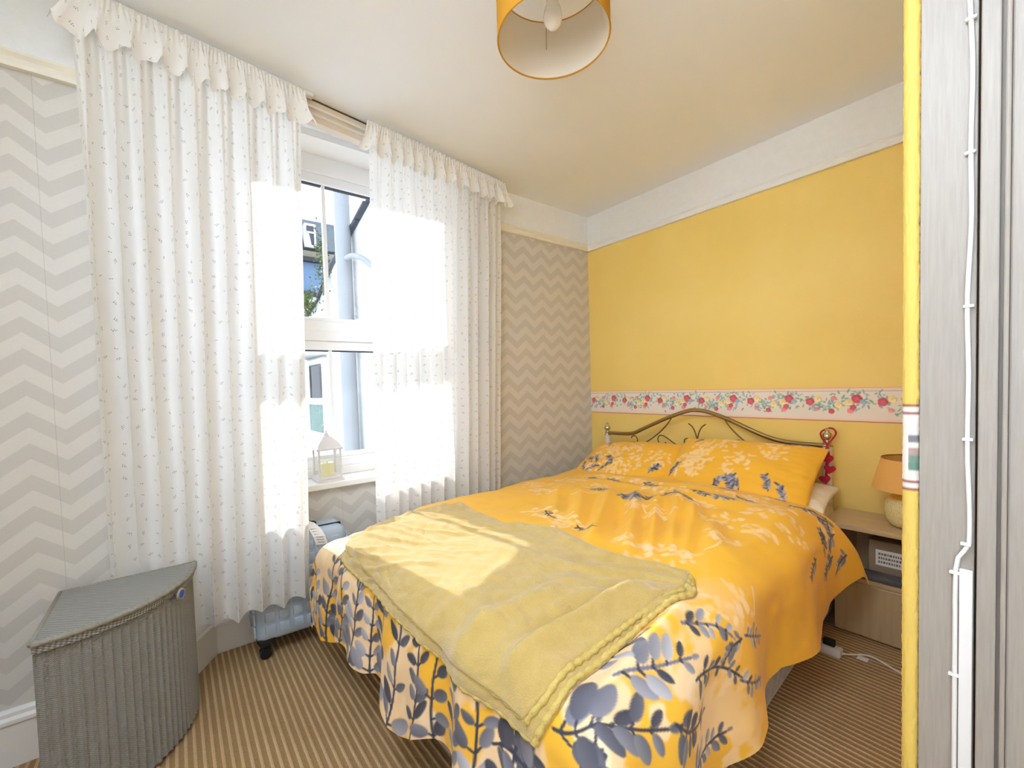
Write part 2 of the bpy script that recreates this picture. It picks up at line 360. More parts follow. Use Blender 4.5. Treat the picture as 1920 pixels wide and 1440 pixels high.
# picture rails
def rail_poly(): return [(0, ZRB), (.02, ZRB), (.022, ZRB+.012), (.017, ZRB+.03), (.026, ZRB+.042), (.026, ZRB+.05), (0, ZRB+.05)]
r_ = MB(); r_.prism([(-a, b) for a, b in rail_poly()], 0, 0.0, XR).build('trim_1', M['frieze']); 
o = bpy.data.objects['trim_1']; struct(o)
struct(MB().prism([(a, b) for a, b in rail_poly()], 1, WY1+.02, 0).build('trim_2', M['cream_paint']))
struct(MB().prism([(D+a, b) for a, b in rail_poly()], 1, YR, YS0).build('trim_3', M['cream_paint']))
# skirtings
def skirt(z): return [(0, 0), (.02, 0), (.02, z-.045), (.026, z-.04), (.026, z-.028), (.016, z-.02), (.016, z-.008), (.008, z), (0, z)]
struct(MB().prism([(D+a, b) for a, b in skirt(.182)], 1, YR, YS0-.012).build('baseboard_left', M['white_paint']))
m = MB(); m.prism([(a, b) for a, b in skirt(.165)], 1, YS1+.005, 0)
struct(m.build('baseboard_window', M['white_paint']))
sk = MB(); dv = Vector((-D, YS1-YS0, 0)); ln_ = dv.length; dv.normalize(); nv = Vector((dv.y, -dv.x, 0))*1
if nv.x < 0: nv = -nv
pr = skirt(.172); V = []
for e in (0, ln_):
    for a, b in pr:
        q = Vector((D, YS0, 0))+dv*e+nv*a; V.append((q.x, q.y, b))
nn = len(pr); sk.add(V, [tuple(range(nn)), tuple(range(2*nn-1, nn-1, -1))]+[(i, i+nn, (i+1) % nn+nn, (i+1) % nn) for i in range(nn)])
struct(sk.build('baseboard_splay', M['white_paint']))
struct(MB().prism([(-a, b) for a, b in skirt(.165)], 0, 0, XR).build('baseboard_back', M['white_paint']))

# wallpaper border (flowers painted in border metres)
def paint_border(S, T, seed=3, scale=1.0):
    cv = Canvas(S, T, L3(238, 228, 214)); r = random.Random(seed); hgt = .173
    red, pink = L3(176, 74, 60), L3(246, 214, 200)
    for (a, b, c) in ((0, .014, pink), (hgt-.014, hgt, pink)): cv.c[:, (T >= a) & (T <= b)] = c
    for (a, wdt, c) in ((.0, .003, red), (hgt-.003, .0035, red), (.018, .0016, L3(140, 150, 160)), (hgt-.02, .0016, L3(140, 150, 160))): cv.c[:, (T >= a) & (T <= a+wdt)] = c
    teal, blue, rose, yel, pk = L3(126, 176, 172), L3(160, 192, 206), L3(214, 92, 108), L3(244, 224, 160), L3(236, 150, 150)
    rep = .30; nrep = int((S[-1]-S[0])/rep)+2
    for k in range(nrep):
        x0 = S[0]+k*rep-.02
        for (cx, cy, n, sp) in ((.06, .10, 26, .035), (.15, .085, 22, .03), (.235, .095, 24, .034), (.10, .06, 12, .03), (.20, .125, 14, .04), (.285, .125, 14, .035)):
            for q in range(n):
                cv.leaf(x0+cx+r.gauss(0, sp*.8), min(max(cy+r.gauss(0, sp*.55), .03), .145), r.uniform(.012, .027), r.uniform(.007, .013), r.uniform(0, 6.28), [teal, blue, teal, L3(150, 186, 150)][q % 4])
        for (cx, cy, rr, c) in ((.05, .10, .015, rose), (.085, .115, .013, yel), (.155, .118, .009, pk), (.145, .05, .010, rose), (.175, .085, .013, yel), (.225, .055, .011, pk), (.25, .115, .017, rose), (.218, .098, .013, yel), (.235, .072, .010, rose), (.08, .06, .008, pk), (.275, .10, .010, blue)):
            rr *= 1.25
            for a in range(5):
                cv.disc(x0+cx+rr*.5*math.cos(a*1.26), cy+rr*.5*math.sin(a*1.26), rr*.62, c*(.82+.08*a))
            cv.disc(x0+cx, cy, rr*.42, c*.8+.1)
    return cv.c
S = np.arange(0, XR+.002, .0022); T = np.arange(0, .1735, .0022); Pb = np.zeros((len(S), len(T), 3)); Pb[..., 0] = S[:, None]; Pb[..., 1] = -.0015; Pb[..., 2] = .937+T[None]
gridmesh('wallpaper_border', Pb, M['border'], wb, col=paint_border(S, T), smooth=False)
# bull-nosed yellow wall end with the border running round it
A = np.linspace(-.12, PI*.95, 40); Zb = np.arange(0, H+.001, .005)
R0 = .0135; AA, ZZ = np.meshgrid(A, Zb, indexing='ij')
rad = R0+.0019*fbm(AA*R0*160, ZZ*120, 5, 3)
Pn = np.stack([XR+.012-np.cos(AA)*rad, YJ+.014-np.sin(AA)*rad, ZZ], -1)
back = Pn[:1].copy(); back[..., 1] = YJ+.04; back[..., 0] = XR; Pn = np.concatenate([back, Pn], 0)
cb = np.empty(Pn.shape); cb[:] = L3(224, 192, 98)
bd = (Zb > .937) & (Zb < 1.11); cb[:, bd] = L3(236, 226, 212)
for zz in (.94, .957, 1.09, 1.107): cb[:, np.abs(Zb-zz) < .003] = L3(150, 70, 64)
for zz, c in ((1.04, (130, 128, 130)), (.985, (110, 140, 124)), (1.0, (120, 146, 130)), (1.015, (176, 150, 140))):
    i = np.abs(Zb-zz) < .008; cb[20:, i] = L3(*c)
gridmesh('bullnose_edge', Pn, M['border'], wr, col=cb)
S = np.arange(0, -YJ-.04, .0026); Pb = np.zeros((len(S), len(T), 3)); Pb[..., 1] = -S[:, None]; Pb[..., 0] = XR-.0005; Pb[..., 2] = .937+T[None]
gridmesh('wallpaper_border', Pb, M['border'], wr, col=paint_border(S, T, 8), smooth=False)
MB().box(XR-.0005, XR+.05, YJ+.04, 0, ZRB+.02, H).build('frieze', M['frieze'], wr)
struct(MB().prism([(XR-a, b) for a, b in rail_poly()], 1, YJ+.05, 0).build('trim_4', M['frieze']))
# door lining beside the bullnose
dl = struct(MB().box(2.185, 2.259, YJ+.001, YJ+.05, 0, H, .0012).build('door_1', M['door_paint']))
MB().box(2.263, 2.2865, YJ-.014, YJ+.05, 0, H, .002).build('door_stop', M['door_paint'], dl)
m = MB(); m.box(2.286, 2.292, YJ-.002, YJ+.05, 0, H); m.box(2.2915, 2.298, YJ-.02, YJ+.05, 0, H, .0025); m.box(2.298, 2.40, YJ-.012, YJ+.05, 0, H, .003); m.build('architrave', M['door_paint'], dl)
m = MB(); m.box(2.2595, 2.2632, YJ+.012, YJ+.05, 0, H); m.build('frame_gap', M['dark_wood'], dl)
m = MB(); m.box(2.1815, 2.1852, YJ+.008, YJ+.05, 0, H); m.build('crack', M['dark_book'], dl)
cb_ = thing('cable', (2.25, YJ, 0), 'thin white painted cable clipped down the white door lining', 'cable')
pts = []
for z in np.arange(.855, H, .03): pts.append((2.2505-2.25+.0016*math.sin(z*9)+.0012*math.sin(z*23), -.0035, z))
low = [(2.2355-2.25, -.0045, z) for z in np.arange(0.0, .79, .05)]+[(2.236-2.25, -.0045, .80), (2.239-2.25, -.005, .825), (2.247-2.25, -.005, .84)]
MB().tube(low+pts, .0036, 8).build('cord', M['white_paint'], cb_, True)
MB().box(-.0095, .008, -.007, .0, 0, .805, .0012).build('trunking', M['white_paint'], cb_)
for zc, xc in ((2.1, 2.2505), (1.785, 2.2505), (1.555, 2.2505), (1.285, 2.2505), (1.045, 2.2505), (.852, 2.249), (.795, 2.235), (.60, 2.2345), (.35, 2.2345)):
    MB().box(xc-2.25-.0075, xc-2.25+.0065, -.0085, 0, zc-.0025, zc+.003, .001).build('cable_clip', M['white_paint'], cb_)

# ------------------------------------------------------------------ window
win = thing('window_1', (-.2, -1.96, WZ0), 'white framed window', 'window'); del win['label'], win['category']; win['kind'] = 'structure'
def wbx(x0, x1, y0, y1, z0, z1, b=.004): return MB().box(x0+.2, x1+.2, y0+1.96, y1+1.96, z0-WZ0, z1-WZ0, b)
fr_ = MB()
for a in ((-.25, -.17, WY0, -2.50, WZ0, WZ1), (-.25, -.17, -1.42, WY1, WZ0, WZ1), (-.25, -.17, -2.501, -1.419, WZ0+.0005, .795), (-.25, -.17, -2.501, -1.419, 2.37, WZ1-.0005)): 
    q = wbx(*a); fr_.add(q.v, q.f)
fr_.build('frame', M['upvc'], win)
q = wbx(-.245, -.165, -2.50, -1.42, 1.452, 1.51); q2 = wbx(-.245, -.172, -2.50, -1.42, 1.50, 1.562); q.add(q2.v, q2.f); q.build('transom', M['upvc'], win)
for (z0, z1) in ((.795, 1.452), (1.562, 2.37)):
    s_ = MB()
    for a in ((-.24, -.18, -2.469, -1.451, z1-.05, z1), (-.24, -.18, -2.50, -2.469, z0, z1), (-.24, -.18, -1.451, -1.42, z0, z1), (-.24, -.18, -2.469, -1.451, z0, z0+.02)):
        qq = wbx(*a); s_.add(qq.v, qq.f)
    s_.build('sash', M['upvc'], win)
    wbx(-.225, -.195, -1.981, -1.961, z0+.02, z1-.05, .003).build('glazing_bar', M['upvc'], win)
    wbx(-.222, -.198, -2.47, -1.45, z1-.056, z1-.05, 0).build('gasket', M['rubber'], win)
    for (y0, y1) in ((-2.47, -1.981), (-1.961, -1.45)): wbx(-.212, -.208, y0, y1, z0+.02, z1-.056, 0).build('pane', M['glass'], win)
wbx(-.17, .045, WY0+.005, WY1-.005, .668, .70, .006).build('window_sill', M['white_paint'], win)
wbx(-.171, -.145, WY0+.005, WY1-.005, .70, .745, .004).build('stool', M['white_paint'], win)

# ------------------------------------------------------------------ curtains on the ceiling track
def xt(y): return .10+(-.94-y)*.15
ct = thing('curtain_track', (.2, -1.9, 2.45), 'white curtain track on a cream batten along the ceiling above window', 'curtain track')
def slanted(y0, y1, dx0, dx1, z0, z1):
    V = []
    for y in (y0, y1):
        for a, b in ((dx0, z0), (dx1, z0), (dx1, z1), (dx0, z1)): V.append((xt(y)+a-.2, y+1.9, b-2.45))
    return MB().add(V, [(0, 1, 2, 3), (7, 6, 5, 4), (0, 4, 5, 1), (1, 5, 6, 2), (2, 6, 7, 3), (3, 7, 4, 0)])
slanted(-2.9, -.93, -.075, -.03, 2.40, 2.492).build('batten', M['batten'], ct)
slanted(-2.9, -.93, -.03, -.016, 2.452, 2.462).build('track_rail', M['white_plastic'], ct)
slanted(-2.9, -.93, -.03, -.018, 2.425, 2.432).build('track_rail', M['white_plastic'], ct)
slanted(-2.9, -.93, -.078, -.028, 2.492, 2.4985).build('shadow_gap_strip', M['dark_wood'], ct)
slanted(-2.905, -2.13, -.016, .012, 2.484, 2.4985).build('ceiling_strip', M['white_paint'], ct)
slanted(-1.86, -.93, -.016, .012, 2.484, 2.4985).build('ceiling_strip', M['white_paint'], ct)
def make_curtain(label, ya0, ya1, yb0, yb1, zb, npl, dens, seed, xb):
    root = thing('curtain', (xt((ya0+ya1)/2), (ya0+ya1)/2, zb), label, 'curtain'); ox, oy, oz = root.location
    nU, nV = 420, 110; u = np.linspace(0, 1, nU); v = np.linspace(0, 1, nV); U, V = np.meshgrid(u, v, indexing='ij')
    ztop = 2.462
    ph = npl*2*PI*(U+dens*np.sin(2*PI*(U-.12))/(2*PI))
    ph = ph+.5*np.sin(3*PI*U+seed)+.35*perlin(U*7+seed, V*1.5+seed, seed)
    drop = 1-V                                             # V=1 at the top
    amp = .010+.012*sstep(0, .25, drop)+.010*drop
    prof = np.sin(ph)+.35*np.sin(.5*ph+seed)+.15*np.sin(2*ph+1.1)
    yl = (ya0+(ya1-ya0)*U)*(1-drop)+(yb0+(yb1-yb0)*U)*drop
    small = .005*np.sin(ph*3.1+seed)*sstep(.35, .0, drop)
    amp = amp*(1-.62*sstep(.45, .15, U)*sstep(.4, .8, drop)*(xb > 0)); d2 = sstep(0, 1, drop)
    Xc = (xt(yl)+.012)*(1-d2)+(xb if xb > 0 else xt(yl)+.012+xb)*d2+amp*prof+small+.006*perlin(U*9, V*4, seed+2)
    Yc = yl+.010*np.cos(ph)*sstep(0, .3, drop)
    zbot = zb+.012*np.sin(ph*.5+seed)+.01*(U-.5)
    Z = zbot+(ztop-zbot)*V
    wid = abs(ya1-ya0)*1.75
    uv = np.stack([U*wid+seed, Z], -1)
    Pc = np.stack([Xc-ox, Yc-oy, Z-oz], -1)
    gridmesh('drape', Pc, M['curtain'], root, uv=uv)
    # doubled hem along the bottom
    k = int(.062/(ztop-zb)*(nV-1))+2
    Ph = Pc[:, :k].copy(); Ph[..., 0] -= .003; gridmesh('hem', Ph, M['curtain'], root, uv=uv[:, :k])
    # gathered frill hanging over the heading
    nU, nV = 620, 34; u = np.linspace(-.02, 1.02, nU); v = np.linspace(0, 1, nV); U, V = np.meshgrid(u, v, indexing='ij'); drop = 1-V
    fp = npl*1.15*2*PI*(U+.02*np.sin(9*U+seed))+.9*perlin(U*8+seed, V*.8, seed+5)
    yl = ya0-.012*drop+(ya1-ya0+.024*drop)*U
    gather = .004*np.sin(fp*5.3)*sstep(.5, 0, drop)
    Xf = xt(yl)+.036+gather+.019*drop**1.2*np.sin(fp)+.006*drop
    Yf = yl+.012*drop*np.cos(fp)+(.04*drop**2)*sstep(.93, 1.02, U)-(.035*drop**2)*sstep(.07, -.02, U)
    zb2 = 2.335+.014*np.sin(fp+1.2)+.008*np.sin(2.3*fp)
    Zf = zb2+(2.476+.006*np.sin(fp*2.7)-zb2)*V
    gridmesh('valance', np.stack([Xf-ox, Yf-oy, Zf-oz], -1), M['frill'], root, uv=np.stack([U*wid*1.2+seed+3, Zf], -1))
    return root
make_curtain('sprig print curtain with frill hanging beside the grey woven hamper', -2.885, -2.185, -2.895, -2.24, .262, 9, .18, 1, .313)
make_curtain('sprig print curtain with frill hanging down behind the bed', -1.865, -.955, -1.90, -1.045, .26, 11, .1, 4, -.02)

# ------------------------------------------------------------------ bed
TH = math.radians(4); BO = (.945, -.09, 0)
bed = thing('double_bed', BO, 'double divan bed with grey quilted base and scrolled brass headboard', 'bed', TH)
BW = .735
MB().box(-BW, BW, -2.0, -.03, .045, .335, .02).build('divan_base', M['divan'], bed, True, True)
MB().box(-BW+.01, BW-.01, -1.99, -.03, .335, .53, .05).build('mattress', M['white_cotton'], bed, True, True)
for sx in (-1, 1):
    for yy in (-1.93, -1.15, -.12):
        MB().lathe([(.02, 0), (.024, .012), (.02, .05)], 16, (sx*(BW-.05), yy, 0)).build('foot', M['black'], bed, True)
PX = .675
for sx, ztop in ((-1, .86), (1, .885)):
    p_ = MB().tube([(sx*PX, 0, .03), (sx*PX, 0, ztop-.075)], .0215, 16).build('headboard_post', M['ivory_metal'], bed, True, True)
    MB().lathe([(.0235, 0), (.025, .004), (.0235, .009), (.015, .012), (.015, .018), (.021, .022), (.015, .028), (.013, .034), (.021, .042), (.025, .054), (.021, .066), (.012, .073), (.010, .079), (.012, .084), (.008, .092), (.001, .096)], 24, (sx*PX, 0, ztop-.078)).build('finial', M['silver'], p_, True, True)
def spl(pts, n=10):
    out = []; P = [Vector(p) for p in pts]; P = [P[0]*2-P[1]]+P+[P[-1]*2-P[-2]]
    for i in range(1, len(P)-2):
        for k in range(n):
            t_ = k/n; a, b, c, d_ = P[i-1], P[i], P[i+1], P[i+2]
            out.append(.5*((2*b)+(c-a)*t_+(2*a-5*b+4*c-d_)*t_*t_+(3*b-a-3*c+d_)*t_**3))
    out.append(P[-2]); return out
prof = [(-.675, .80), (-.56, .80), (-.46, .808), (-.36, .853), (-.2, .925), (-.06, .975), (.0, .981), (.07, .972), (.2, .925), (.36, .853), (.46, .822), (.56, .812), (.675, .812)]
MB().tube(spl([(x, 0, z) for x, z in prof]), .0125, 12).build('top_rail', M['brass'], bed, True)
MB().tube([(-.675, 0, .71), (.675, 0, .71)], .0105, 12).build('lower_rail', M['ivory_metal'], bed, True)
MB().tube([(-.675, 0, .46), (.675, 0, .46)], .0105, 12).build('lower_rail', M['ivory_metal'], bed, True)
def spiral(cx, cz, r0, r1, a0, a1, n=22): return [(cx+(r0+(r1-r0)*i/n)*math.cos(a0+(a1-a0)*i/n), 0, cz+(r0+(r1-r0)*i/n)*math.sin(a0+(a1-a0)*i/n)) for i in range(n+1)]
for sx in (-1, 1):
    def mir(pts): return [(sx*x, y, z) for x, y, z in pts]
    # long S: curl near the post, sweeping up to the top rail
    s1 = spiral(.455, .768, .016, .040, .3, 4.9)+[(.43, 0, .722), (.37, 0, .745), (.30, 0, .79), (.24, 0, .84), (.19, 0, .895), (.165, 0, .935)]
    MB().tube(spl(mir(s1), 3), .0042, 6).build('scroll', M['dark_brass'], bed, True)
    # second S: curl then down towards the centre
    s2 = [( -x, y, z) for x, y, z in spiral(-.285, .765, .014, .036, PI-.3, -1.2-PI+1.4)]
    s2 = spiral(.262, .772, .012, .034, -2.2, 3.9)[::-1]
    s2 = spiral(.255, .765, .038, .034, -.2, 0)[:1]+[(.262, 0, .74), (.245, 0, .728), (.225, 0, .745), (.228, 0, .775), (.25, 0, .80), (.28, 0, .795), (.27, 0, .80), (.24, 0, .803), (.19, 0, .78), (.12, 0, .735), (.05, 0, .70)]
    s2 = [(.215, 0, .765), (.212, 0, .748), (.225, 0, .733), (.245, 0, .735), (.262, 0, .755), (.268, 0, .785), (.255, 0, .805), (.235, 0, .806), (.20, 0, .79), (.13, 0, .745), (.05, 0, .70)]
    MB().tube(spl(mir(s2), 6), .0042, 6).build('scroll', M['dark_brass'], bed, True)
    # centre hearts
    s3 = [(.055, 0, .895), (.03, 0, .875), (.012, 0, .84), (.002, 0, .805), (-.012, 0, .775), (-.03, 0, .757), (-.055, 0, .752), (-.078, 0, .765), (-.082, 0, .787), (-.066, 0, .798), (-.05, 0, .79), (-.047, 0, .78)]
    MB().tube(spl(mir(s3), 6), .0042, 6).build('scroll', M['dark_brass'], bed, True)
    s4 = [(.002, 0, .70), (.006, 0, .72), (.02, 0, .745), (.042, 0, .757), (.06, 0, .745), (.063, 0, .725), (.055, 0, .715)]
    MB().tube(spl(mir(s4), 6), .0042, 6).build('scroll', M['dark_brass'], bed, True)

# ---- duvet surface in bed coordinates; s across, t from the head edge to the foot
S0R, S0L, T0, YT, RC = .675, -.585, 1.56, -.43, .115
folds = [(.00, -.95, .30, -1.50, .028, .020), (.10, -.86, .42, -1.46, .030, .022), (.22, -.90, .50, -1.44, .024, .017), (.30, -.86, .56, -1.43, .026, .020), (.40, -.90, .60, -1.42, .024, .017), (.50, -.92, .66, -1.42, .03, .012), (-.15, -.98, .14, -1.38, .03, .014), (-.28, -1.0, -.02, -1.34, .035, .010),
         (.64, -1.40, .74, -.55, .04, .012), (.58, -1.2, .70, -.6, .05, .010), (.60, -1.66, .52, -2.06, .022, .024), (.70, -1.62, .70, -2.0, .03, .016), (.44, -1.78, .36, -2.1, .03, .012), (.69, -1.30, .2, -.75, .05, .012), (-.45, -.62, .5, -.66, .04, .010), (-.2, -.75, .62, -.78, .05, .008)]
def duvet_xyz(s, t, wr=True):
    s = np.asarray(s, float); t = np.asarray(t, float)
    y = YT-np.minimum(t, T0); b = np.maximum(t-T0, 0)
    aR = np.maximum(s-S0R, 0); aL = np.maximum(S0L-s, 0); x = np.clip(s, S0L, S0R)
    def prof(a, flare):
        q = RC*PI/2; th = np.minimum(a, q)/RC; e = np.maximum(a-q, 0)
        return RC*np.sin(th)+flare*e, RC*(1-np.cos(th))+e*math.sqrt(1-flare*flare)
    oR, dR = prof(aR, .05); oL, dL = prof(aL, .06); oB, dB = prof(b, .10)
    z = .585+.035*(1-(x/.72)**2)+.045*np.exp(-((x-.5)**2+(y+.75)**2)/.09)+.02*np.exp(-((x)**2+(y+.8)**2)/.2)-.05*sstep(-1.55, -2.0, y)
    z = z-.055*(1-sstep(0, .07, t))**2
    ds = dR+dL; drop = (ds**4+dB**4+1e-12)**.25; X = x+oR-oL; Y = y-oB
    hang = sstep(.05, .25, aR); hb = sstep(.05, .25, b)
    X = X+.085*sstep(.0, .3, aR)*np.exp(-((y+.42)/.33)**2)
    X = X+hang*.028*np.sin(y*13+1.3+.8*np.sin(y*4))*(aR/.45)
    Y = Y-hb*(.022*np.sin(x*17+.6)+.014*np.sin(x*31+2))*(b/.45)
    Z = z-drop
    if wr:
        d = .014*fbm(s*3.2+.3, t*3.2, 21, 3)+.0035*fbm(s*11, t*9, 31, 2)
        px, py = x+np.where(aR > 0, oR, 0), Y
        px = s; py = YT-t
        for (x0, y0, x1, y1, wd, hh) in folds:
            hh = hh*1.45
            ex, ey = x1-x0, y1-y0; L2 = ex*ex+ey*ey; k = ((px-x0)*ex+(py-y0)*ey)/L2; kk = np.clip(k, 0, 1)
            bow = .04*np.sin(kk*PI)*np.sign(ex)
            dx_ = px-(x0+ex*kk)-bow*0; dy_ = py-(y0+ey*kk); dist = np.hypot(dx_, dy_)
            sgn = (dx_*ey-dy_*ex)
            d = d+hh*np.exp(-(dist/wd)**2)*(.35+.65*np.sin(kk*PI)**.6)-hh*.45*np.exp(-((dist-wd*1.7)/wd)**2)*(sgn > 0)*np.sin(kk*PI)
        # crumples on the hanging foot and along the right side
        d = d+hb*.013*fbm(s*7, t*2.2, 41, 3)+hang*.012*fbm(s*2, t*5, 43, 2)
        X = X+d*(oR-oL)/RC*.9*np.minimum(1, np.abs(oR-oL)/RC)
        Y = Y-d*np.minimum(1, oB/RC)
        Z = Z+d*np.clip(1-drop/RC, 0, 1)
    return np.stack([X, Y, Z], -1)
STEP = .0031
S = np.arange(-1.0, 1.001, STEP); T = np.arange(0, 1.0001, STEP/2.0)    # T is a fraction; scaled per column
TM = 1.985; SS, TT = np.meshgrid(S, T, indexing='ij')
# wavy hem: stretch the outer rows and columns
SR = np.where(SS > .5, .5+(SS-.5)*(1.0+.0), SS)
t_of = TT*TM
hemR = 1.095+.045*np.abs(np.sin(t_of*3.6+.5))-.13*sstep(.5, 0, t_of)
s_of = np.where(SS > 0, SS*hemR, SS*1.02)
hemB = 1.0+.014*np.sin(s_of*9+1)+.010*np.sin(s_of*21)
t_of = t_of*np.where(TT > .5, 1+(hemB-1)*(TT-.5)*2, 1)
def paint_duvet():
    Sg = S*1.0; Sg2 = np.where(S > 0, S*1.16, S*1.02); Tg = T*TM
    cv = Canvas(Sg2, Tg, L3(242, 186, 58)); r = random.Random(5)
    XX, YY = np.meshgrid(Sg2, Tg, indexing='ij')
    full = (slice(0, len(Sg2)), slice(0, len(Tg)))
    # pale cream ground patches toward the foot
    foot = sstep(1.0, 1.55, YY+.25*(XX-.2))
    nz = fbm(XX*6, YY*4.5, 61, 4)
    cv.put(full, np.clip((nz+.02+.10*foot)*7, 0, 1)*foot*.9, L3(246, 216, 172))
    nz2 = fbm(XX*9+5, YY*7, 67, 3); cv.put(full, np.clip((nz2-.24)*10, 0, 1)*foot*.7, L3(250, 226, 190))
    # blossom clusters, drawn as pale petals
    cl = [(-.38, .37, .10), (-.5, .55, .09), (.21, .33, .11), (.0, .20, .10), (.52, .18, .11), (.74, .40, .11), (.63, .57, .10), (.62, .30, .10), (.28, .64, .09), (-.2, .22, .08), (-.03, .94, .09), (.12, .98, .08), (.45, 1.0, .07), (.56, .95, .06), (-.3, .66, .07), (.30, .10, .08), (.85, .16, .07), (.66, .74, .05), (.80, 1.02, .06), (.72, 1.14, .09), (.62, 1.20, .09), (.9, 1.3, .08), (.40, .46, .07), (-.12, .46, .06)]
    for (x, y, rad) in cl:
        for q in range(int(rad*330)):
            a, d = r.uniform(0, 6.28), rad*math.sqrt(r.random())
            cv.leaf(x+d*math.cos(a)*1.25, y+d*math.sin(a)*.75, r.uniform(.02, .045), r.uniform(.016, .032), r.uniform(0, 6.28), L3(244, 204, 138) if q % 3 else L3(248, 216, 166), soft=.010)
    for (x, y, a) in ((.66, .78, 1.3), (.25, .62, .4), (-.05, .55, 2), (.8, .9, .6)):
        cv.stem(bez((x, y), (x+.05*math.cos(a), y+.06), (x+.12*math.cos(a+.5), y+.10*math.sin(a))), .002, L3(248, 214, 160))
    inks = [(L3(80, 80, 90), L3(114, 114, 124)), (L3(100, 100, 112), L3(148, 147, 156)), (L3(130, 129, 140), L3(174, 172, 180)), (L3(60, 60, 72), L3(88, 88, 100)), (L3(152, 150, 162), L3(202, 200, 204))]
    def branch(p0, p1, p2, n, ls, tone, wd=.0035):
        pts = bez(p0, p1, p2, 2*n+2); cv.stem(pts, wd, L3(56, 60, 78) if tone < 2 else L3(120, 120, 140))
        for i in range(n):
            j = int((i+.7)/n*(len(pts)-2)); (xa, ya), (xb, yb) = pts[j], pts[j+1]; a = math.atan2(yb-ya, xb-xa)
            for sd_ in (-1, 1):
                if r.random() < .10: continue
                k = min(4, max(0, tone+r.choice((-1, 0, 0, 1, 3)))) if tone else r.choice((0, 0, 3, 1, 3, 2))
                ln2 = ls*(1.15-.5*i/n)*r.uniform(.75, 1.2); an = a+sd_*r.uniform(.6, 1.15); st = ln2*r.uniform(.1, .35)
                cv.stem([(xa, ya), (xa+st*math.cos(an), ya+st*math.sin(an))], wd*.6, L3(60, 64, 82))
                c1, c2 = inks[k]
                cv.leaf(xa+st*math.cos(an), ya+st*math.sin(an), ln2, ln2*r.uniform(.62, .85), an+r.uniform(-.25, .25), c1, c2)
        cv.leaf(pts[-1][0], pts[-1][1], ls*.5, ls*.3, math.atan2(p2[1]-p1[1], p2[0]-p1[0]), *inks[tone])
    # dense leafy band hanging at the foot
    x = -.98
    while x < 1.12:
        branch((x, 2.0), (x+r.uniform(-.05, .06), 1.86), (x+r.uniform(-.08, .09), 1.63+r.uniform(-.04, .05)), 6, .062, r.choice((0, 0, 1, 3)))
        x += r.uniform(.085, .12)
    for (p0, p1, p2, n, ls, tn) in (((.68, 1.66), (.80, 1.62), (.86, 1.46), 6, .078, 0), ((.86, 1.44), (.93, 1.38), (.96, 1.26), 7, .042, 0), ((.73, 1.50), (.76, 1.40), (.80, 1.30), 5, .058, 2), ((.84, 1.32), (.86, 1.20), (.95, 1.10), 8, .034, 0), ((.66, 1.56), (.66, 1.46), (.70, 1.36), 4, .05, 1), ((.74, 1.26), (.77, 1.18), (.84, 1.12), 5, .036, 2), ((.86, 1.06), (.90, .98), (.95, .90), 6, .028, 2), ((.96, 1.10), (1.0, 1.04), (1.03, .96), 6, .028, 2), ((1.02, 1.38), (1.07, 1.28), (1.07, 1.16), 7, .042, 1), ((.78, 1.76), (.88, 1.72), (.98, 1.58), 6, .068, 0), ((-.62, 1.60), (-.66, 1.48), (-.75, 1.38), 6, .05, 2), ((-.8, 1.64), (-.85, 1.5), (-.8, 1.36), 6, .05, 1), ((.5, 1.84), (.62, 1.78), (.72, 1.80), 5, .075, 0), ((.85, 1.9), (.95, 1.85), (1.06, 1.82), 5, .07, 0)):
        branch(p0, p1, p2, n, ls, tn, .003)
    # fine sprigs toward the head
    for (x, y, a, n, ls) in ((.44, .34, .2, 7, .03), (.40, .44, 2.9, 7, .028), (.34, .30, .6, 7, .03), (.52, .26, .3, 7, .028), (.30, .40, 2.5, 6, .026), (.07, .52, .3, 7, .03), (.16, .54, .9, 7, .028), (-.02, .50, 2.8, 6, .026), (.24, .50, 2.2, 6, .026), (-.2, .25, .3, 7, .026), (-.1, .29, .1, 7, .026), (.02, .24, .2, 6, .026), (-.32, .27, .1, 6, .024), (.12, .17, .2, 6, .026), (.24, .15, .1, 7, .026), (.40, .10, .2, 6, .026), (.74, .14, .3, 7, .032), (.80, .10, .8, 7, .03), (.88, .08, 1.2, 8, .03), (.93, .14, 1.5, 8, .03), (.86, .22, .8, 7, .026), (.98, .22, 1.3, 7, .028), (1.03, .12, 1.3, 7, .026), (.62, .06, .2, 6, .026), (.90, .38, 1.2, 6, .024), (.86, 1.08, 1.3, 6, .03), (-.05, .92, .4, 4, .02), (.16, .96, .2, 4, .02), (-.2, .03, .1, 6, .02), (.1, .03, .1, 6, .02)):
        ln2 = .10; branch((x, y), (x+ln2*.5*math.cos(a+.4), y+ln2*.5*math.sin(a+.4)), (x+ln2*math.cos(a), y+ln2*math.sin(a)), n, ls, r.choice((0, 1, 1, 2)), .0016)
    # piped print band at the duvet's mouth
    for k in range(46):
        x = -.58+k*.026; cv.leaf(x, .006+r.uniform(0, .012), r.uniform(.014, .028), .011, r.uniform(-.5, .5), *inks[r.choice((0, 1, 2, 4))])
    return cv.c
dcol = paint_duvet()
duvet = gridmesh('duvet', duvet_xyz(s_of, t_of), M['duvet'], col=dcol, flip=True)
duvet.location = BO; duvet.rotation_euler = (0, 0, TH)
tag(duvet, 'yellow duvet printed with grey leaves and pale blossom draped over the bed', 'duvet')

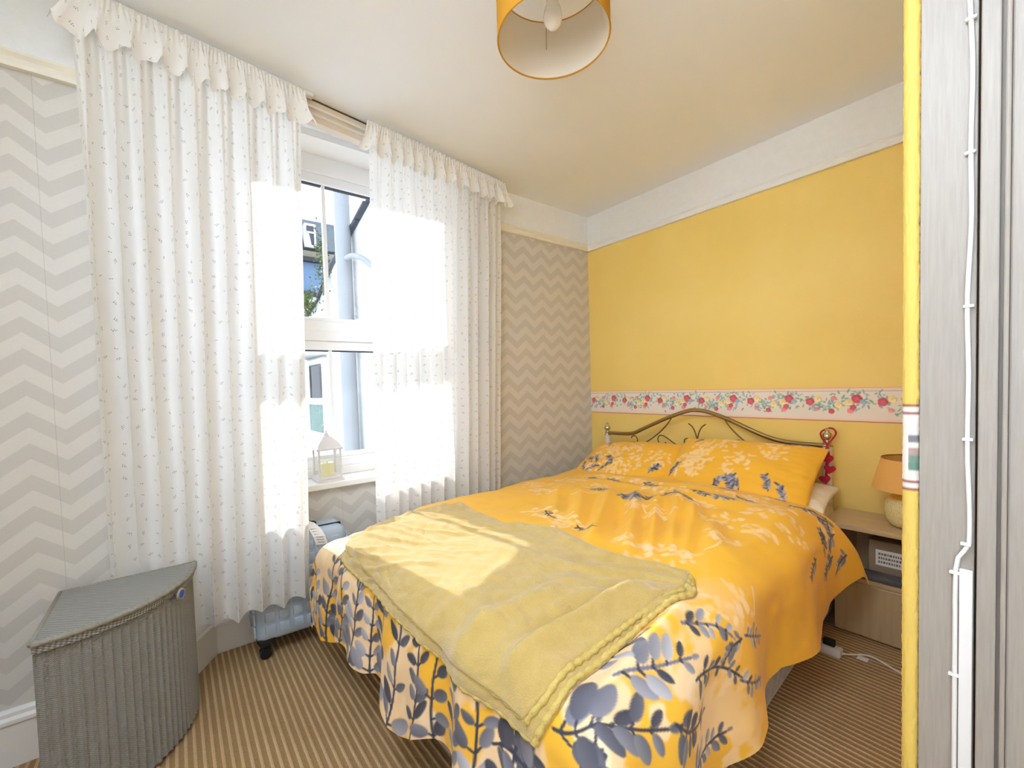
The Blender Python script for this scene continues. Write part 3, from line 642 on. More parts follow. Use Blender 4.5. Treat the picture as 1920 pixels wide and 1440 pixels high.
# ---- fleece throw, two layers lying on the duvet
def throw_layer(corners, off, seed, tuck):
    nU, nV = 230, 190; u = np.linspace(0, 1, nU); v = np.linspace(0, 1, nV); U, V = np.meshgrid(u, v, indexing='ij')
    def cur(pl, w_):
        pl = np.array(pl, float); L_ = np.r_[0, np.cumsum(np.hypot(*np.diff(pl, axis=0).T))]; L_ /= L_[-1]
        o_ = np.stack([np.interp(w_, L_, pl[:, k]) for k in (0, 1)], -1); kk = np.ones(9)/9
        pad = np.concatenate([np.repeat(o_[:1], 4, 0), o_, np.repeat(o_[-1:], 4, 0)]); o2 = np.stack([np.convolve(pad[:, k], kk, 'valid') for k in (0, 1)], -1); o2[0], o2[-1] = o_[0], o_[-1]; return o2
    bk, fr, lf, rt = cur(corners[0], u), cur(corners[1], u), cur(corners[2], v), cur(corners[3], v)
    Q = bk[:, None]*(1-V)[..., None]+fr[:, None]*V[..., None]+lf[None]*(1-U)[..., None]+rt[None]*U[..., None]
    Q = Q-(bk[0]*((1-U)*(1-V))[..., None]+bk[-1]*(U*(1-V))[..., None]+fr[0]*((1-U)*V)[..., None]+fr[-1]*(U*V)[..., None])
    s_, t_ = Q[..., 0], Q[..., 1]
    e = 2e-3; P0 = duvet_xyz(s_, t_); Ps = duvet_xyz(s_+e, t_, False)-duvet_xyz(s_-e, t_, False); Pt = duvet_xyz(s_, t_+e, False)-duvet_xyz(s_, t_-e, False)
    N = np.cross(Ps, -Pt); N /= np.linalg.norm(N, axis=-1, keepdims=True); N *= np.sign(N[..., 2:3]+1e-9)
    N = np.where(N[..., 2:3] < .02, np.cross(Ps, -Pt)/np.linalg.norm(np.cross(Ps, -Pt), axis=-1, keepdims=True), N)
    rim = np.minimum(np.minimum(U, 1-U)*1.2, np.minimum(V, 1-V)*.6)
    lift = off*(.25+.75*sstep(0, .012, rim))
    # soft folds running in from the right-hand tip, crumples at the left
    fan = np.arctan2(V-.06, 1.06-U); rr_ = np.hypot(V-.06, 1.06-U)
    lift = lift+.013*np.maximum(0, np.sin(fan*11+.6*rr_*4))*np.exp(-((rr_-.25)/.32)**2)*sstep(0, .03, rim)
    lift = lift+.026*np.maximum(0, .5-np.abs(perlin(U*4+seed+V*2, V*7+U*5, 77+seed))*3)*sstep(.75, .1, U)*sstep(0, .05, rim)+.012*np.abs(fbm(U*7, V*6, 91, 3))*sstep(0, .03, rim)
    return P0+N*lift[..., None]
def outline(k, e):
    back_ = [(-.42, 1.08), (-.2, 1.16), (-.02, 1.17), (.19, 1.10), (.43, 1.12), (.57, 1.05), (.66, 1.06)]
    right_ = [(.66, 1.06), (.685+e, 1.14), (.66+e, 1.24), (.645+e, 1.35), (.63+e, 1.53), (.63+e, 1.64), (.60+e, 1.70+k)]
    front_ = [(-.46, 1.63+k), (-.36, 1.645+k), (-.14, 1.665+k), (.05, 1.685+k), (.34, 1.705+k), (.54, 1.70+k), (.60+e, 1.70+k)]
    left_ = [(-.42, 1.08), (-.52, 1.28), (-.57, 1.45), (-.53, 1.58), (-.46, 1.63+k)]
    return [back_, front_, left_, right_]
C1 = outline(0, 0); C2 = outline(.032, .022)
thr = thing('throw_blanket', BO, 'mustard fleece throw spread over the foot of the yellow duvet', 'throw', TH)
Plow = throw_layer(C2, .012, 2, 0); Ptop = throw_layer(C1, .026, 2, 0)
gridmesh('under_layer', Plow, M['fleece'], thr, flip=True); gridmesh('top_layer', Ptop, M['fleece'], thr, flip=True)
for Px in (Ptop, Plow):
    edge = np.concatenate([Px[::2, -2], Px[-2, ::-2][1:]], 0)
    edge = edge+np.array([0, 0, .002]); n_ = len(edge); rr_ = [.0082+.0022*math.sin(i*1.6) for i in range(n_)]
    MB().tube([tuple(q) for q in edge], rr_, 6).build('stitched_hem', M['fleece_hem'], thr, True)

# ---- pillows
def paint_pillow(S, T, seed):
    cv = Canvas(S, T, L3(242, 184, 56)); r = random.Random(seed); W, Hh = S[-1], T[-1]
    for k in range(7):
        x, y = r.uniform(.08, W-.08), r.uniform(.1, Hh-.06)
        for q in range(30):
            a, d = r.uniform(0, 6.28), .075*math.sqrt(r.random())
            cv.leaf(x+d*math.cos(a), y+d*math.sin(a)*1.2, r.uniform(.02, .045), r.uniform(.014, .028), r.uniform(0, 6.28), L3(246, 210, 150), soft=.006)
    inks = [(L3(66, 70, 88), L3(98, 102, 122)), (L3(110, 114, 140), L3(160, 160, 184)), (L3(150, 152, 172), L3(200, 202, 212))]
    for k in range(9):
        x, y, a = r.uniform(.04, W-.06), r.uniform(.02, .14) if k < 7 else r.uniform(.3, Hh-.05), r.uniform(.3, 2.6)
        pts = bez((x, y), (x+.03*math.cos(a), y+.05), (x+.09*math.cos(a), y+.09*math.sin(a)), 10); cv.stem(pts, .0016, L3(66, 68, 84))
        for i in range(1, 10):
            for sd_ in (-1, 1):
                an = a+sd_*r.uniform(.5, 1.2); l_ = r.uniform(.014, .03); c1, c2 = inks[r.choice((0, 0, 1, 1, 2))]
                cv.leaf(pts[i][0], pts[i][1], l_, l_*.62, an, c1, c2)
    return cv.c
def pillow(name, label, W, Hh, thick, loc, rot, mat, seed=None):
    nU, nV = 150, 100; u = np.linspace(-1, 1, nU); v = np.linspace(-1, 1, nV); U, V = np.meshgrid(u, v, indexing='ij')
    pin = 1-.035*(1-np.abs(V)**2)*np.abs(U)**4; pin2 = 1-.03*(1-np.abs(U)**2)*np.abs(V)**4
    h = thick/2*(np.clip(1-np.abs(U)**2.6, 0, 1)**.55)*(np.clip(1-np.abs(V)**2.6, 0, 1)**.55)
    sd_ = seed or 9
    wr = .010*fbm(U*2.2+sd_, V*2.2, 100+sd_, 3)*(h > .004)+.004*perlin(U*9, V*3+sd_, 110+sd_)*np.abs(U)**2*(h > .002)
    X = U*W/2*pin; Y = V*Hh/2*pin2; Zt = h+wr; Zb_ = -h*.9
    A_ = np.stack([X, Y, Zt], -1); B_ = np.stack([X, Y, Zb_], -1)
    # close top and bottom sheets into one skin
    me_obj = gridmesh(name, A_, mat, col=paint_pillow(np.linspace(0, W, nU), np.linspace(0, Hh, nV), seed) if seed else np.ones((nU, nV, 3))*L3(236, 228, 206))
    bm = bmesh.new(); bm.from_mesh(me_obj.data); lay = bm.verts.layers.float_color.get('print')
    vs_ = [[None]*nV for _ in range(nU)]; bm.verts.ensure_lookup_table(); old = list(bm.verts)
    cols = np.array(L3(242, 184, 56)) if seed else L3(236, 228, 206)
    for i in range(nU):
        for j in range(nV):
            if i in (0, nU-1) or j in (0, nV-1): vs_[i][j] = old[i*nV+j]
            else:
                nv_ = bm.verts.new(B_[i, j]); vs_[i][j] = nv_; nv_[lay] = (*cols, 1)
    for i in range(nU-1):
        for j in range(nV-1):
            try: bm.faces.new((vs_[i][j], vs_[i][j+1], vs_[i+1][j+1], vs_[i+1][j]))
            except ValueError: pass
    bm.to_mesh(me_obj.data); bm.free(); me_obj.data.polygons.foreach_set('use_smooth', [True]*len(me_obj.data.polygons))
    Mx = Matrix.Translation(BO) @ Matrix.Rotation(TH, 4, 'Z') @ Matrix.Translation(loc) @ Matrix.Rotation(rot[2], 4, 'Z') @ Matrix.Rotation(rot[0], 4, 'X') @ Matrix.Rotation(rot[1], 4, 'Y')
    me_obj.matrix_world = Mx
    return tag(me_obj, label, 'pillow')
M['pillow'] = mat_print('printed_pillow_cotton', .65, 800, .1, .05)
pillow('pillow', 'yellow leaf print pillow under the red heart garland', .74, .47, .16, (.325, -.255, .682), (math.radians(31), 0, math.radians(-1)), M['pillow'], 21)
pillow('pillow', 'yellow leaf print pillow leaning lower on the window side of the bed', .68, .46, .14, (-.345, -.27, .648), (math.radians(25), math.radians(-4), math.radians(2)), M['pillow'], 33)
pillow('pillow', 'plain white pillow showing under the leaf print pillow by the nightstand',   .70, .40, .12, (.39, -.225, .582), (math.radians(5), 0, math.radians(2)), M['pillow'])
pillow('pillow', 'yellow pillow lying underneath on the window side of the bed', .68, .40, .11, (-.37, -.23, .58), (math.radians(6), 0, math.radians(-2)), M['pillow'], 45)

# ---- felt heart garland on the headboard post
hg = thing('heart_garland', (BO[0]+(PX+.006)*math.cos(TH), BO[1]+PX*math.sin(TH), .60), 'red felt hearts on a crimson ribbon looped over the headboard post', 'garland', TH)
def heart(cx, cy, cz, s_, rot):
    n = 40; V = []; Fc = []; rings = [(1, 0), (.92, .5), (.7, .85), (.4, 1), (.0, 1.05)]
    base = []
    for k in range(n):
        a = 2*PI*k/n; base.append((.062*16*math.sin(a)**3, .062*(13*math.cos(a)-5*math.cos(2*a)-2*math.cos(3*a)-math.cos(4*a))))
    cr, sr = math.cos(rot), math.sin(rot)
    for sg in (1, -1):
        for (q, h_) in rings:
            for (x, z) in base: V.append((cx+s_*q*(x*cr-z*sr), cy-sg*h_*s_*.42, cz+s_*q*(x*sr+z*cr)))
    m_ = len(rings)
    for g in range(2):
        for i in range(m_-1):
            for k in range(n):
                o0 = (g*m_+i)*n; q = (o0+k, o0+(k+1) % n, o0+n+(k+1) % n, o0+n+k); Fc.append(q if g else q[::-1])
    return MB().add(V, Fc)
for (x, z, r_) in ((.006, .150, .1), (.014, .100, -.1), (-.006, .045, .25)): heart(x, -.052, z, .026, r_).build('felt_heart', M['felt'], hg, True)
rb = MB()
def ribbon(pts, w_):
    V = []; Fc = []
    for (x, y, z) in pts: V += [(x-w_/2, y, z), (x+w_/2, y, z), (x+w_/2, y+.0015, z), (x-w_/2, y+.0015, z)]
    for i in range(len(pts)-1):
        for k in range(4): Fc.append((i*4+k, i*4+(k+1) % 4, i*4+4+(k+1) % 4, i*4+4+k))
    rb.add(V, Fc)
rb.tube(spl([(.0, -.032, .222), (-.02, -.03, .25), (-.031, -.016, .275), (-.024, .0, .29), (-.005, .022, .30), (.012, .022, .30), (.028, .0, .29), (.032, -.016, .275), (.02, -.03, .25), (.0, -.033, .222)], 6), .0042, 6)
V = []
for (z, w_, y) in ((.225, .006, -.034), (.20, .016, -.036), (.16, .024, -.038)): V += [(-w_/2, y, z), (w_/2, y, z), (w_/2, y+.005, z), (-w_/2, y+.005, z)]
rb.add(V, [(0, 1, 2, 3), (8, 9, 10, 11)]+[(i*4+k, i*4+(k+1) % 4, i*4+4+(k+1) % 4, i*4+4+k) for i in (0, 1) for k in range(4)])
rb.tube([(0, -.045, .16), (.002, -.045, .10), (-.004, -.045, .05)], .006, 6)
rb.build('ribbon', M['ribbon'], hg, True, True)

# ------------------------------------------------------------------ nightstand, lamp and shelf things
ns = thing('nightstand', (1.69, -.30, 0), 'pale oak laminate nightstand with an open shelf beside the bed', 'nightstand')
NW, ND = .44, .27
MB().box(-.02, NW, -.03, ND, .478, .50, .002).build('top', M['oak_top'], ns)
MB().box(.03, .048, 0, ND, .262, .478).build('side_panel', M['oak'], ns); MB().box(NW-.018, NW, 0, ND, .262, .478).build('side_panel', M['oak'], ns)
MB().box(.03, NW, ND-.012, ND, .262, .478).build('back_panel', M['oak'], ns)
MB().box(.03, NW, -.01, ND, .245, .262, .001).build('shelf', M['oak_top'], ns)
MB().box(.04, NW, -.005, ND, .0, .245).build('carcass', M['oak'], ns)
MB().box(.032, NW, -.024, -.006, .012, .243, .002).build('drawer_front', M['oak'], ns)
bx = thing('keepsake_box', (1.90, -.20, .262), 'taupe card box with a white label standing on nightstand shelf', 'box')
MB().box(-.075, .16, -.03, .05, 0, .165, .003).build('body', M['taupe_card'], bx)
MB().box(-.05, .05, -.0315, -.03, .055, .125, .0004).build('label_card', M['paper'], bx)
lt = MB()
for r__ in range(3):
    x = -.04
    while x < .036:
        wv = random.uniform(.004, .009); lt.box(x, min(x+wv, .04), -.0322, -.0314, .066+r__*.018, .076+r__*.018); x += wv+.003
lt.build('lettering', M['ink'], bx)
bk = thing('tablet_case', (1.86, -.262, .262), 'charcoal padded case lying flat on the nightstand shelf', 'case')
MB().box(-.055, .17, -.045, .035, 0, .026, .008).build('cover', M['dark_book'], bk, True, True)
MB().tube([(-.055, -.02, .012), (-.085, -.035, .012), (-.11, -.02, .006)], .0022, 6).build('strap', M['white_plastic'], bk, True)
tl = thing('table_lamp', (1.975, -.165, .5), 'table lamp with apricot shade and yellow crackle ceramic base on nightstand', 'lamp')
MB().lathe([(.001, 0), (.078, 0), (.092, .008), (.104, .035), (.108, .07), (.104, .105), (.088, .128), (.05, .142), (.03, .146), (.001, .146)], 48).build('ceramic_base', M['ceramic'], tl, True, True)
MB().lathe([(.014, .144), (.014, .19), (.02, .192), (.02, .215), (.001, .216)], 20).build('lamp_holder', M['white_plastic'], tl, True, True)
MB().lathe([(.152, .165), (.118, .30), (.116, .30), (.150, .165)], 64, cap=False).build('lamp_shade', M['shade_orange'], tl, True, True)
m = MB(); m.tube([(.117*math.cos(a), .117*math.sin(a), .30) for a in np.linspace(0, 2*PI, 48, endpoint=False)], .0025, 6, True)
for a in (0, 2.09, 4.19): m.tube([(.117*math.cos(a), .117*math.sin(a), .298), (.018*math.cos(a), .018*math.sin(a), .20)], .0016, 5)
m.build('shade_ring', M['brass'], tl, True)
MB().lathe([(.001, .30), (.02, .292), (.031, .27), (.028, .245), (.015, .222), (.013, .21)], 20, cap=False).build('bulb', M['opal'], tl, True)
# extension lead on the carpet
el = thing('extension_lead', (1.772, -.55, 0), 'white extension socket and cable lying on the brown carpet', 'extension lead')
MB().box(-.045, .035, -.025, .02, .001, .034, .005).build('socket', M['white_plastic'], el, True, True)
MB().box(-.03, .012, -.012, .012, .034, .06, .004).build('plug', M['black'], el, True, True)
MB().tube(spl([(.03, 0, .015), (.06, .045, .006), (.09, .08, .005), (.12, .085, .006), (.16, .07, .005), (.20, .05, .005), (.25, .04, .005), (.32, .06, .005), (.36, .12, .005)], 8), .0038, 8).build('cord', M['white_plastic'], el, True)
MB().box(.075, .11, .03, .062, .004, .006).build('label_tag', M['paper'], el)

# ------------------------------------------------------------------ pendant lamp
TL = 1.37; PC = Vector((1.352, -1.683, 2.262)); RS = .177
pl = thing('pendant_lamp', (PC.x, PC.y, PC.z), 'mustard drum pendant lampshade with cream lining hanging from the ceiling', 'pendant lamp')
hS = H-.03-PC.z
MB().lathe([(RS, 0), (RS, .195), (RS-.0015, .195), (RS-.0015, 0)], 96, cap=False).build('drum_shade', M['shade'], pl, True, True)
MB().lathe([(RS-.002, .001), (RS-.002, .194)], 96, cap=False).build('shade_lining', M['shade_lining'], pl, True)
for zz in (.0, .195): MB().tube([((RS-.001)*math.cos(a), (RS-.001)*math.sin(a), zz) for a in np.linspace(0, 2*PI, 96, endpoint=False)], .0028, 6, True).build('shade_rim', M['shade'], pl, True)
m = MB()
for a in (.4, 2.5, 4.6): m.tube([((RS-.004)*math.cos(a), (RS-.004)*math.sin(a), .10), ((RS-.012)*math.cos(a), (RS-.012)*math.sin(a), .165), (.022*math.cos(a), .022*math.sin(a), .168)], .0018, 6)
m.build('shade_carrier', M['silver'], pl, True)
MB().lathe([(.02, .12), (.021, .185), (.015, .19), (.001, .19)], 20).build('lamp_holder', M['white_plastic'], pl, True, True)
MB().lathe([(.0005, .032), (.012, .034), (.022, .042), (.029, .056), (.030, .07), (.026, .09), (.019, .11), (.016, .125)], 32, cap=False).build('bulb', M['opal'], pl, True)
MB().tube([(0, 0, .188), (0, 0, hS+.03)], .004, 8).build('flex', M['white_plastic'], pl, True)

# ------------------------------------------------------------------ woven corner hamper
hx, hy, HR, HZ = .340, -3.005, .380, .54
hp = thing('laundry_hamper', (hx, hy, 0), 'grey woven corner laundry hamper with curved front against chevron wall', 'hamper')
def quarter(R, ncurve=150, rib=0.0, nrib=34, cr=.012):
    pts = [(0, 0)]
    for i in range(ncurve+1):
        a = PI/2*i/ncurve; rr_ = R+rib*(.5+.5*math.cos(a*4*nrib))**3
        pts.append((rr_*math.cos(a), rr_*math.sin(a)*.93))
    return pts
def ribbed_body():
    P2 = quarter(HR-.014, 480, .007, 25); n = len(P2); zs_ = [.015, HZ-.035]; 
    V = [(x, y, z) for z in zs_ for x, y in P2]; F_2 = [(i, (i+1) % n, (i+1) % n+n, i+n) for i in range(n)]+[tuple(range(n))[::-1], tuple(range(n, 2*n))]
    b = MB().add(V, F_2); o_ = b.build('body', M['loom'], hp)
    ul = o_.data.uv_layers.new(name='UVMap'); arc = [0]
    for i in range(1, n): arc.append(arc[-1]+math.dist(P2[i], P2[i-1]))
    me = o_.data
    for p_ in me.polygons:
        for li in p_.loop_indices:
            vi = me.loops[li].vertex_index; ul.data[li].uv = (arc[vi % n], me.vertices[vi].co.z)
ribbed_body()
PL_ = quarter(HR, 80); n = len(PL_)
lid = MB().prism(PL_, 2, HZ-.03, HZ).build('lid', M['loom_lid'], hp); me = lid.data; ul = me.uv_layers.new(name='UVMap')
for p_ in me.polygons:
    for li in p_.loop_indices:
        co = me.vertices[me.loops[li].vertex_index].co; ul.data[li].uv = (co.x+co.z, co.y+co.z*.7)
e_ = [(x, y, HZ-.004) for x, y in PL_[1:]]; rr_ = [.009+.0016*math.sin(i*1.6) for i in range(len(e_))]
MB().tube(e_, rr_, 8).build('plaited_edge', M['loom_edge'], lid, True)
MB().tube([(.0, .0, HZ-.004), (HR, 0, HZ-.004)], .007, 8).build('plaited_edge', M['loom_edge'], lid, True); MB().tube([(.0, .0, HZ-.004), (0, HR*.93, HZ-.004)], .007, 8).build('plaited_edge', M['loom_edge'], lid, True)
a = math.radians(57); kx, ky = (HR+.004)*math.cos(a), (HR+.004)*math.sin(a)*.93; nx, ny = math.cos(a), math.sin(a)
kn = MB(); T_ = Vector((-ny, nx, 0)); kc = Vector((kx+nx*.012, ky+ny*.012, HZ-.03))
kn.tube([kc+(T_*math.cos(q)+Vector((0, 0, 1))*math.sin(q))*.0150 for q in np.linspace(0, 2*PI, 28, endpoint=False)], .0045, 8, True); kn.tube([kc-Vector((nx, ny, 0))*.02, kc], .006, 8)
kb = kn.build('knob', M['loom_edge'], lid, True)
MB().tube([kc-Vector((nx, ny, 0))*.004, kc+Vector((nx, ny, 0))*.003], .0125, 20).build('knob_centre', M['bluebutton'], kb, True, True)
for (x, y) in ((.03, .03), (HR-.05, .03), (.03, HR*.93-.05), (HR*.66, HR*.6)): MB().lathe([(.012, 0), (.014, .02)], 12, (x, y, 0)).build('foot', M['loom_edge'], hp, True)

# ------------------------------------------------------------------ suitcase
sc_ = thing('suitcase', (.135, -2.25, 0), 'pale blue hard shell suitcase with square panels standing below the window', 'suitcase', math.radians(-2))
SW, SD, Z0, Z1 = .40, .20, .075, .525
def rbox(y0, y1, x0, x1, z0, z1, r, seg=5):
    bm = bmesh.new(); bmesh.ops.create_cube(bm, size=1)
    for v in bm.verts: v.co = ((x0+x1)/2+v.co.x*(x1-x0), (y0+y1)/2+v.co.y*(y1-y0), (z0+z1)/2+v.co.z*(z1-z0))
    bmesh.ops.bevel(bm, geom=bm.edges[:], offset=r, segments=seg, affect='EDGES', profile=.5); bm.verts.index_update()
    q = MB().add([v.co for v in bm.verts], [[v.index for v in f.verts] for f in bm.faces]); bm.free(); return q
sh = rbox(-SW/2, SW/2, .005, SD/2, Z0, Z1, .036); shb = rbox(-SW/2, SW/2, -SD/2, -.005, Z0, Z1, .036)
# raised square panels moulded into the shells
ny_, nz_ = 6, 7
for (base, xf, sg) in ((sh, SD/2, 1), (shb, -SD/2, -1)):
    for i in range(ny_):
        for j in range(nz_):
            ya = -SW/2+.03+i*(SW-.06)/ny_; yb = ya+(SW-.06)/ny_; za = Z0+.03+j*(Z1-Z0-.06)/nz_; zb_ = za+(Z1-Z0-.06)/nz_
            q = MB().box(xf-.006 if sg > 0 else xf-.007, xf+.007 if sg > 0 else xf+.006, ya+.007, yb-.007, za+.007, zb_-.007, .005); base.add(q.v, q.f)
    for j in range(nz_):
        za = Z0+.03+j*(Z1-Z0-.06)/nz_; zb_ = za+(Z1-Z0-.06)/nz_
        for e in (-1, 1):
            q = MB().box(min(xf*.32, xf*.92), max(xf*.32, xf*.92), e*SW/2-.005, e*SW/2+.003, za+.004, zb_-.004, .0025); base.add(q.v, q.f)
sh.build('front_shell', M['blue_shell'], sc_, True, True); shb.build('back_shell', M['blue_shell'], sc_, True, True)
rbox(-SW/2+.004, SW/2-.004, -.008, .008, Z0+.004, Z1-.004, .006, 2).build('zip_band', M['black'], sc_, True)
m = MB(); m.box(-.05, .05, -.085, .085, Z1-.004, Z1+.006, .004); m.build('handle_recess', M['black'], sc_)
MB().tube(spl([(.0, -.075, Z1), (0, -.07, Z1+.016), (0, 0, Z1+.02), (0, .07, Z1+.016), (0, .075, Z1)], 6), .008, 8).build('carry_handle', M['black'], sc_, True)
for sx in (-1, 1):
    for sy in (-1, 1):
        cx, cy = sx*(SD/2-.035), sy*(SW/2-.045)
        q = MB().box(cx-.03, cx+.03, cy-.034, cy+.034, .062, .095, .008); q.box(cx-.012, cx+.012, cy-.018, cy+.012, .028, .07, .004)
        ho = q.build('wheel_housing', M['black'], sc_, True, True)
        for d_ in (-.013, .013): 
            MB().tube([(cx+d_-.008, cy-.008, .024), (cx+d_+.008, cy-.008, .024)], .023, 20).build('wheel', M['black'], ho, True, True)
tg = MB(); Vt = []
tp_ = [(.0, .02, Z1+.034), (.045, .04, Z1+.031), (.086, .058, Z1+.012), (.110, .072, Z1-.022), (.113, .082, Z1-.06)]
for (x, y, z) in tp_: Vt += [(x, y-.026, z), (x, y+.026, z-.006), (x+.0012, y+.026, z-.005), (x+.0012, y-.026, z+.001)]
tg.add(Vt, [(0, 1, 2, 3), tuple(len(Vt)-4+k for k in range(4))]+[(i*4+k, i*4+(k+1) % 4, i*4+4+(k+1) % 4, i*4+4+k) for i in range(len(tp_)-1) for k in range(4)])
tgo = tg.build('luggage_tag', M['paper'], sc_)
bars = MB()
for k in range(9):
    f0 = k/9; i = min(int(f0*3)+1, 3); a_, b_ = Vector(tp_[i]), Vector(tp_[min(i+1, 4)]); p0 = a_+(b_-a_)*((f0*3) % 1)
    bars.add([(p0.x+.0026, p0.y-.017, p0.z), (p0.x+.0026, p0.y+.016, p0.z-.006), (p0.x+.0032, p0.y+.016, p0.z-.0085), (p0.x+.0032, p0.y-.017, p0.z-.0025)], [(0, 1, 2, 3)])
bars.build('barcode', M['ink'], tgo)
MB().tube([(.02, .04, Z1+.03), (.012, .0, Z1+.032), (.01, -.04, Z1+.034), (.0, -.06, Z1+.03)], .008, 6).build('tag_strap', M['green_ink'], sc_, True)

# ------------------------------------------------------------------ lantern and candle on the sill
LN = (-.045, -2.055, .70)
la = thing('lantern', LN, 'small white metal lantern with glass sides standing on the window sill', 'lantern')
b_ = .058
MB().box(-b_-.008, b_+.008, -b_-.008, b_+.008, 0, .012, .002).box(-b_, b_, -b_, b_, .012, .024, .002).build('base', M['lantern'], la)
for sx in (-1, 1):
    for sy in (-1, 1): MB().box(sx*b_*.93-.0045, sx*b_*.93+.0045, sy*b_*.93-.0045, sy*b_*.93+.0045, .024, .165, .001).build('corner_post', M['lantern'], la)
for k in range(4):
    q = MB().box(-b_*.85, b_*.85, -.0008, .0008, .026, .163); q.v = [(x*math.cos(k*PI/2)-(y+b_*.93)*math.sin(k*PI/2), x*math.sin(k*PI/2)+(y+b_*.93)*math.cos(k*PI/2), z) for x, y, z in q.v]; q.build('glass_pane', M['glass'], la)
rp = [(b_+.008, .165), (b_+.009, .172), (b_+.002, .178), (b_-.004, .192), (b_-.016, .208), (b_-.032, .222), (b_-.034, .23), (.0, .231)]
V = [(sx*r, sy*r, z) for r, z in rp for sx, sy in ((1, 1), (-1, 1), (-1, -1), (1, -1))]
rf = MB().add(V, [(i*4+k, i*4+(k+1) % 4, i*4+4+(k+1) % 4, i*4+4+k) for i in range(len(rp)-1) for k in range(4)]+[(3, 2, 1, 0)]).build('roof', M['lantern'], la, True, True)
MB().lathe([(.018, .228), (.018, .234), (.013, .238), (.014, .246), (.007, .252), (.005, .262), (.001, .263)], 16).build('cap', M['lantern'], rf, True, True)
MB().tube([(0, .021*math.cos(a), .278+.021*math.sin(a)) for a in np.linspace(0, 2*PI, 28, endpoint=False)], .0013, 6, True).build('ring_handle', M['silver'], la, True)
cn = thing('candle', (LN[0], LN[1], LN[2]+.024), 'ivory pillar candle standing inside the white lantern', 'candle')
MB().lathe([(.001, 0), (.031, 0), (.032, .004), (.032, .066), (.029, .069), (.02, .064), (.001, .062)], 32).build('wax_pillar', M['wax'], cn, True, True)
MB().tube([(0, 0, .06), (.001, 0, .075)], .0012, 6).build('wick', M['black'], cn)

# ------------------------------------------------------------------ unseen uplighter added behind the camera as ceiling-bounced fill light
ul_ = thing('added_uplighter', (1.95, -3.08, 0), 'slim white uplighter added out of view by the rear wall for fill light', 'lamp')
MB().lathe([(.001, 0), (.13, 0), (.13, .012), (.02, .022), (.012, .03)], 40).build('base', M['white_plastic'], ul_, True, True)
MB().tube([(0, 0, .02), (0, 0, 1.70)], .011, 12).build('pole', M['white_plastic'], ul_, True)
MB().lathe([(.012, 1.69), (.05, 1.70), (.11, 1.74), (.14, 1.80), (.15, 1.90), (.148, 1.90), (.138, 1.80), (.108, 1.745), (.048, 1.706), (.001, 1.704)], 40, cap=False).build('bowl', M['white_plastic'], ul_, True, True)
ud = bpy.data.lights.new('uplighter_fill_light', 'AREA'); uo = bpy.data.objects.new('uplighter_fill_light', ud); C.objects.link(uo); uo.parent = ul_
ud.shape = 'DISK'; ud.size = .12; ud.energy = 54; ud.color = (.69, .80, 1.0); uo.location = (0, 0, 1.73); uo.rotation_euler = (PI, 0, 0)

# ------------------------------------------------------------------ outside
GY = -.6
gw = thing('neighbour_house', (-4, GY, -3), 'white rendered gable wall with slate verge outside the window', 'building')
def W_(m_): m_.v = [(x+4, y-GY, z+3) for x, y, z in m_.v]; return m_
verge = [(-6.67, 2.53), (-5.55, 2.79), (-4.71, 3.14), (-3.78, 3.36), (-3.14, 3.53), (-1.0, 4.4)]
W_(MB().prism([(-6.7, -3), (-1.0, -3)]+[(x, z) for x, z in verge[::-1]], 1, GY, GY+3)).build('gable_wall', M['render'], gw)
for i in range(len(verge)-1):
    (xa, za), (xb, zb_) = verge[i], verge[i+1]; n = max(2, int(math.hypot(xb-xa, zb_-za)/.28))
    for k in range(n):
        u0, u1 = k/n, (k+1.12)/n; p0 = (xa+(xb-xa)*u0, za+(zb_-za)*u0); p1 = (xa+(xb-xa)*u1, za+(zb_-za)*u1); th_ = random.uniform(.025, .06)
        W_(MB().prism([p0, p1, (p1[0], p1[1]+th_), (p0[0], p0[1]+th_)], 1, GY-.03-random.uniform(0, .05), GY+1.2)).build('slate', M['slate'], gw)
W_(MB().box(-4.6, -3.1, GY-.10, GY, 2.05, 2.13)).build('ledge', M['render'], gw)
# neighbour window with the open casement
nw = MB()
for a in ((-6.62, -6.5, .35, 1.76), (-5.42, -5.3, .35, 1.76), (-6.5, -5.42, .95, 1.07), (-6.5, -5.42, .35, .45), (-6.5, -5.42, 1.66, 1.76)): nw.box(a[0], a[1], GY-.07, GY+.02, a[2], a[3], .01)
nwo = W_(nw).build('window_frame', M['upvc'], gw)
W_(MB().box(-6.5, -5.42, GY-.03, GY-.01, .45, .95)).build('pane', M['green_glass'], nwo)
W_(MB().box(-6.5, -5.42, GY-.02, GY-.005, 1.07, 1.66)).build('pane', M['dark_glass'], nwo)
cs = MB()
for a in ((-6.6, -6.48, 1.07, 1.68), (-5.62, -5.5, 1.07, 1.68), (-6.48, -5.62, 1.07, 1.19), (-6.48, -5.62, 1.56, 1.68)): cs.box(a[0], a[1], GY-.30, GY-.24, a[2], a[3], .01)
W_(cs).build('open_casement', M['upvc'], gw)
W_(MB().box(-6.48, -5.62, GY-.28, GY-.26, 1.19, 1.56)).build('pane', M['green_glass'], nwo)
W_(MB().box(-6.75, -5.2, GY-.34, GY, 1.80, 1.88, .01)).build('window_hood', M['render'], gw)
sp_ = thing('soil_pipe', (-3.75, GY-.14, -3), 'broad white soil pipe rising in front of the gable wall', 'pipe')
MB().tube([(0, 0, 0), (0, 0, 9.5)], .105, 24).build('pipe', M['pipe'], sp_, True, True)
MB().tube(spl([(.08, 0, 5.98), (.35, .0, 5.95), (.6, .04, 5.86), (.8, .12, 5.70)], 6), .035, 10).build('branch_pipe', M['pipe'], sp_, True)
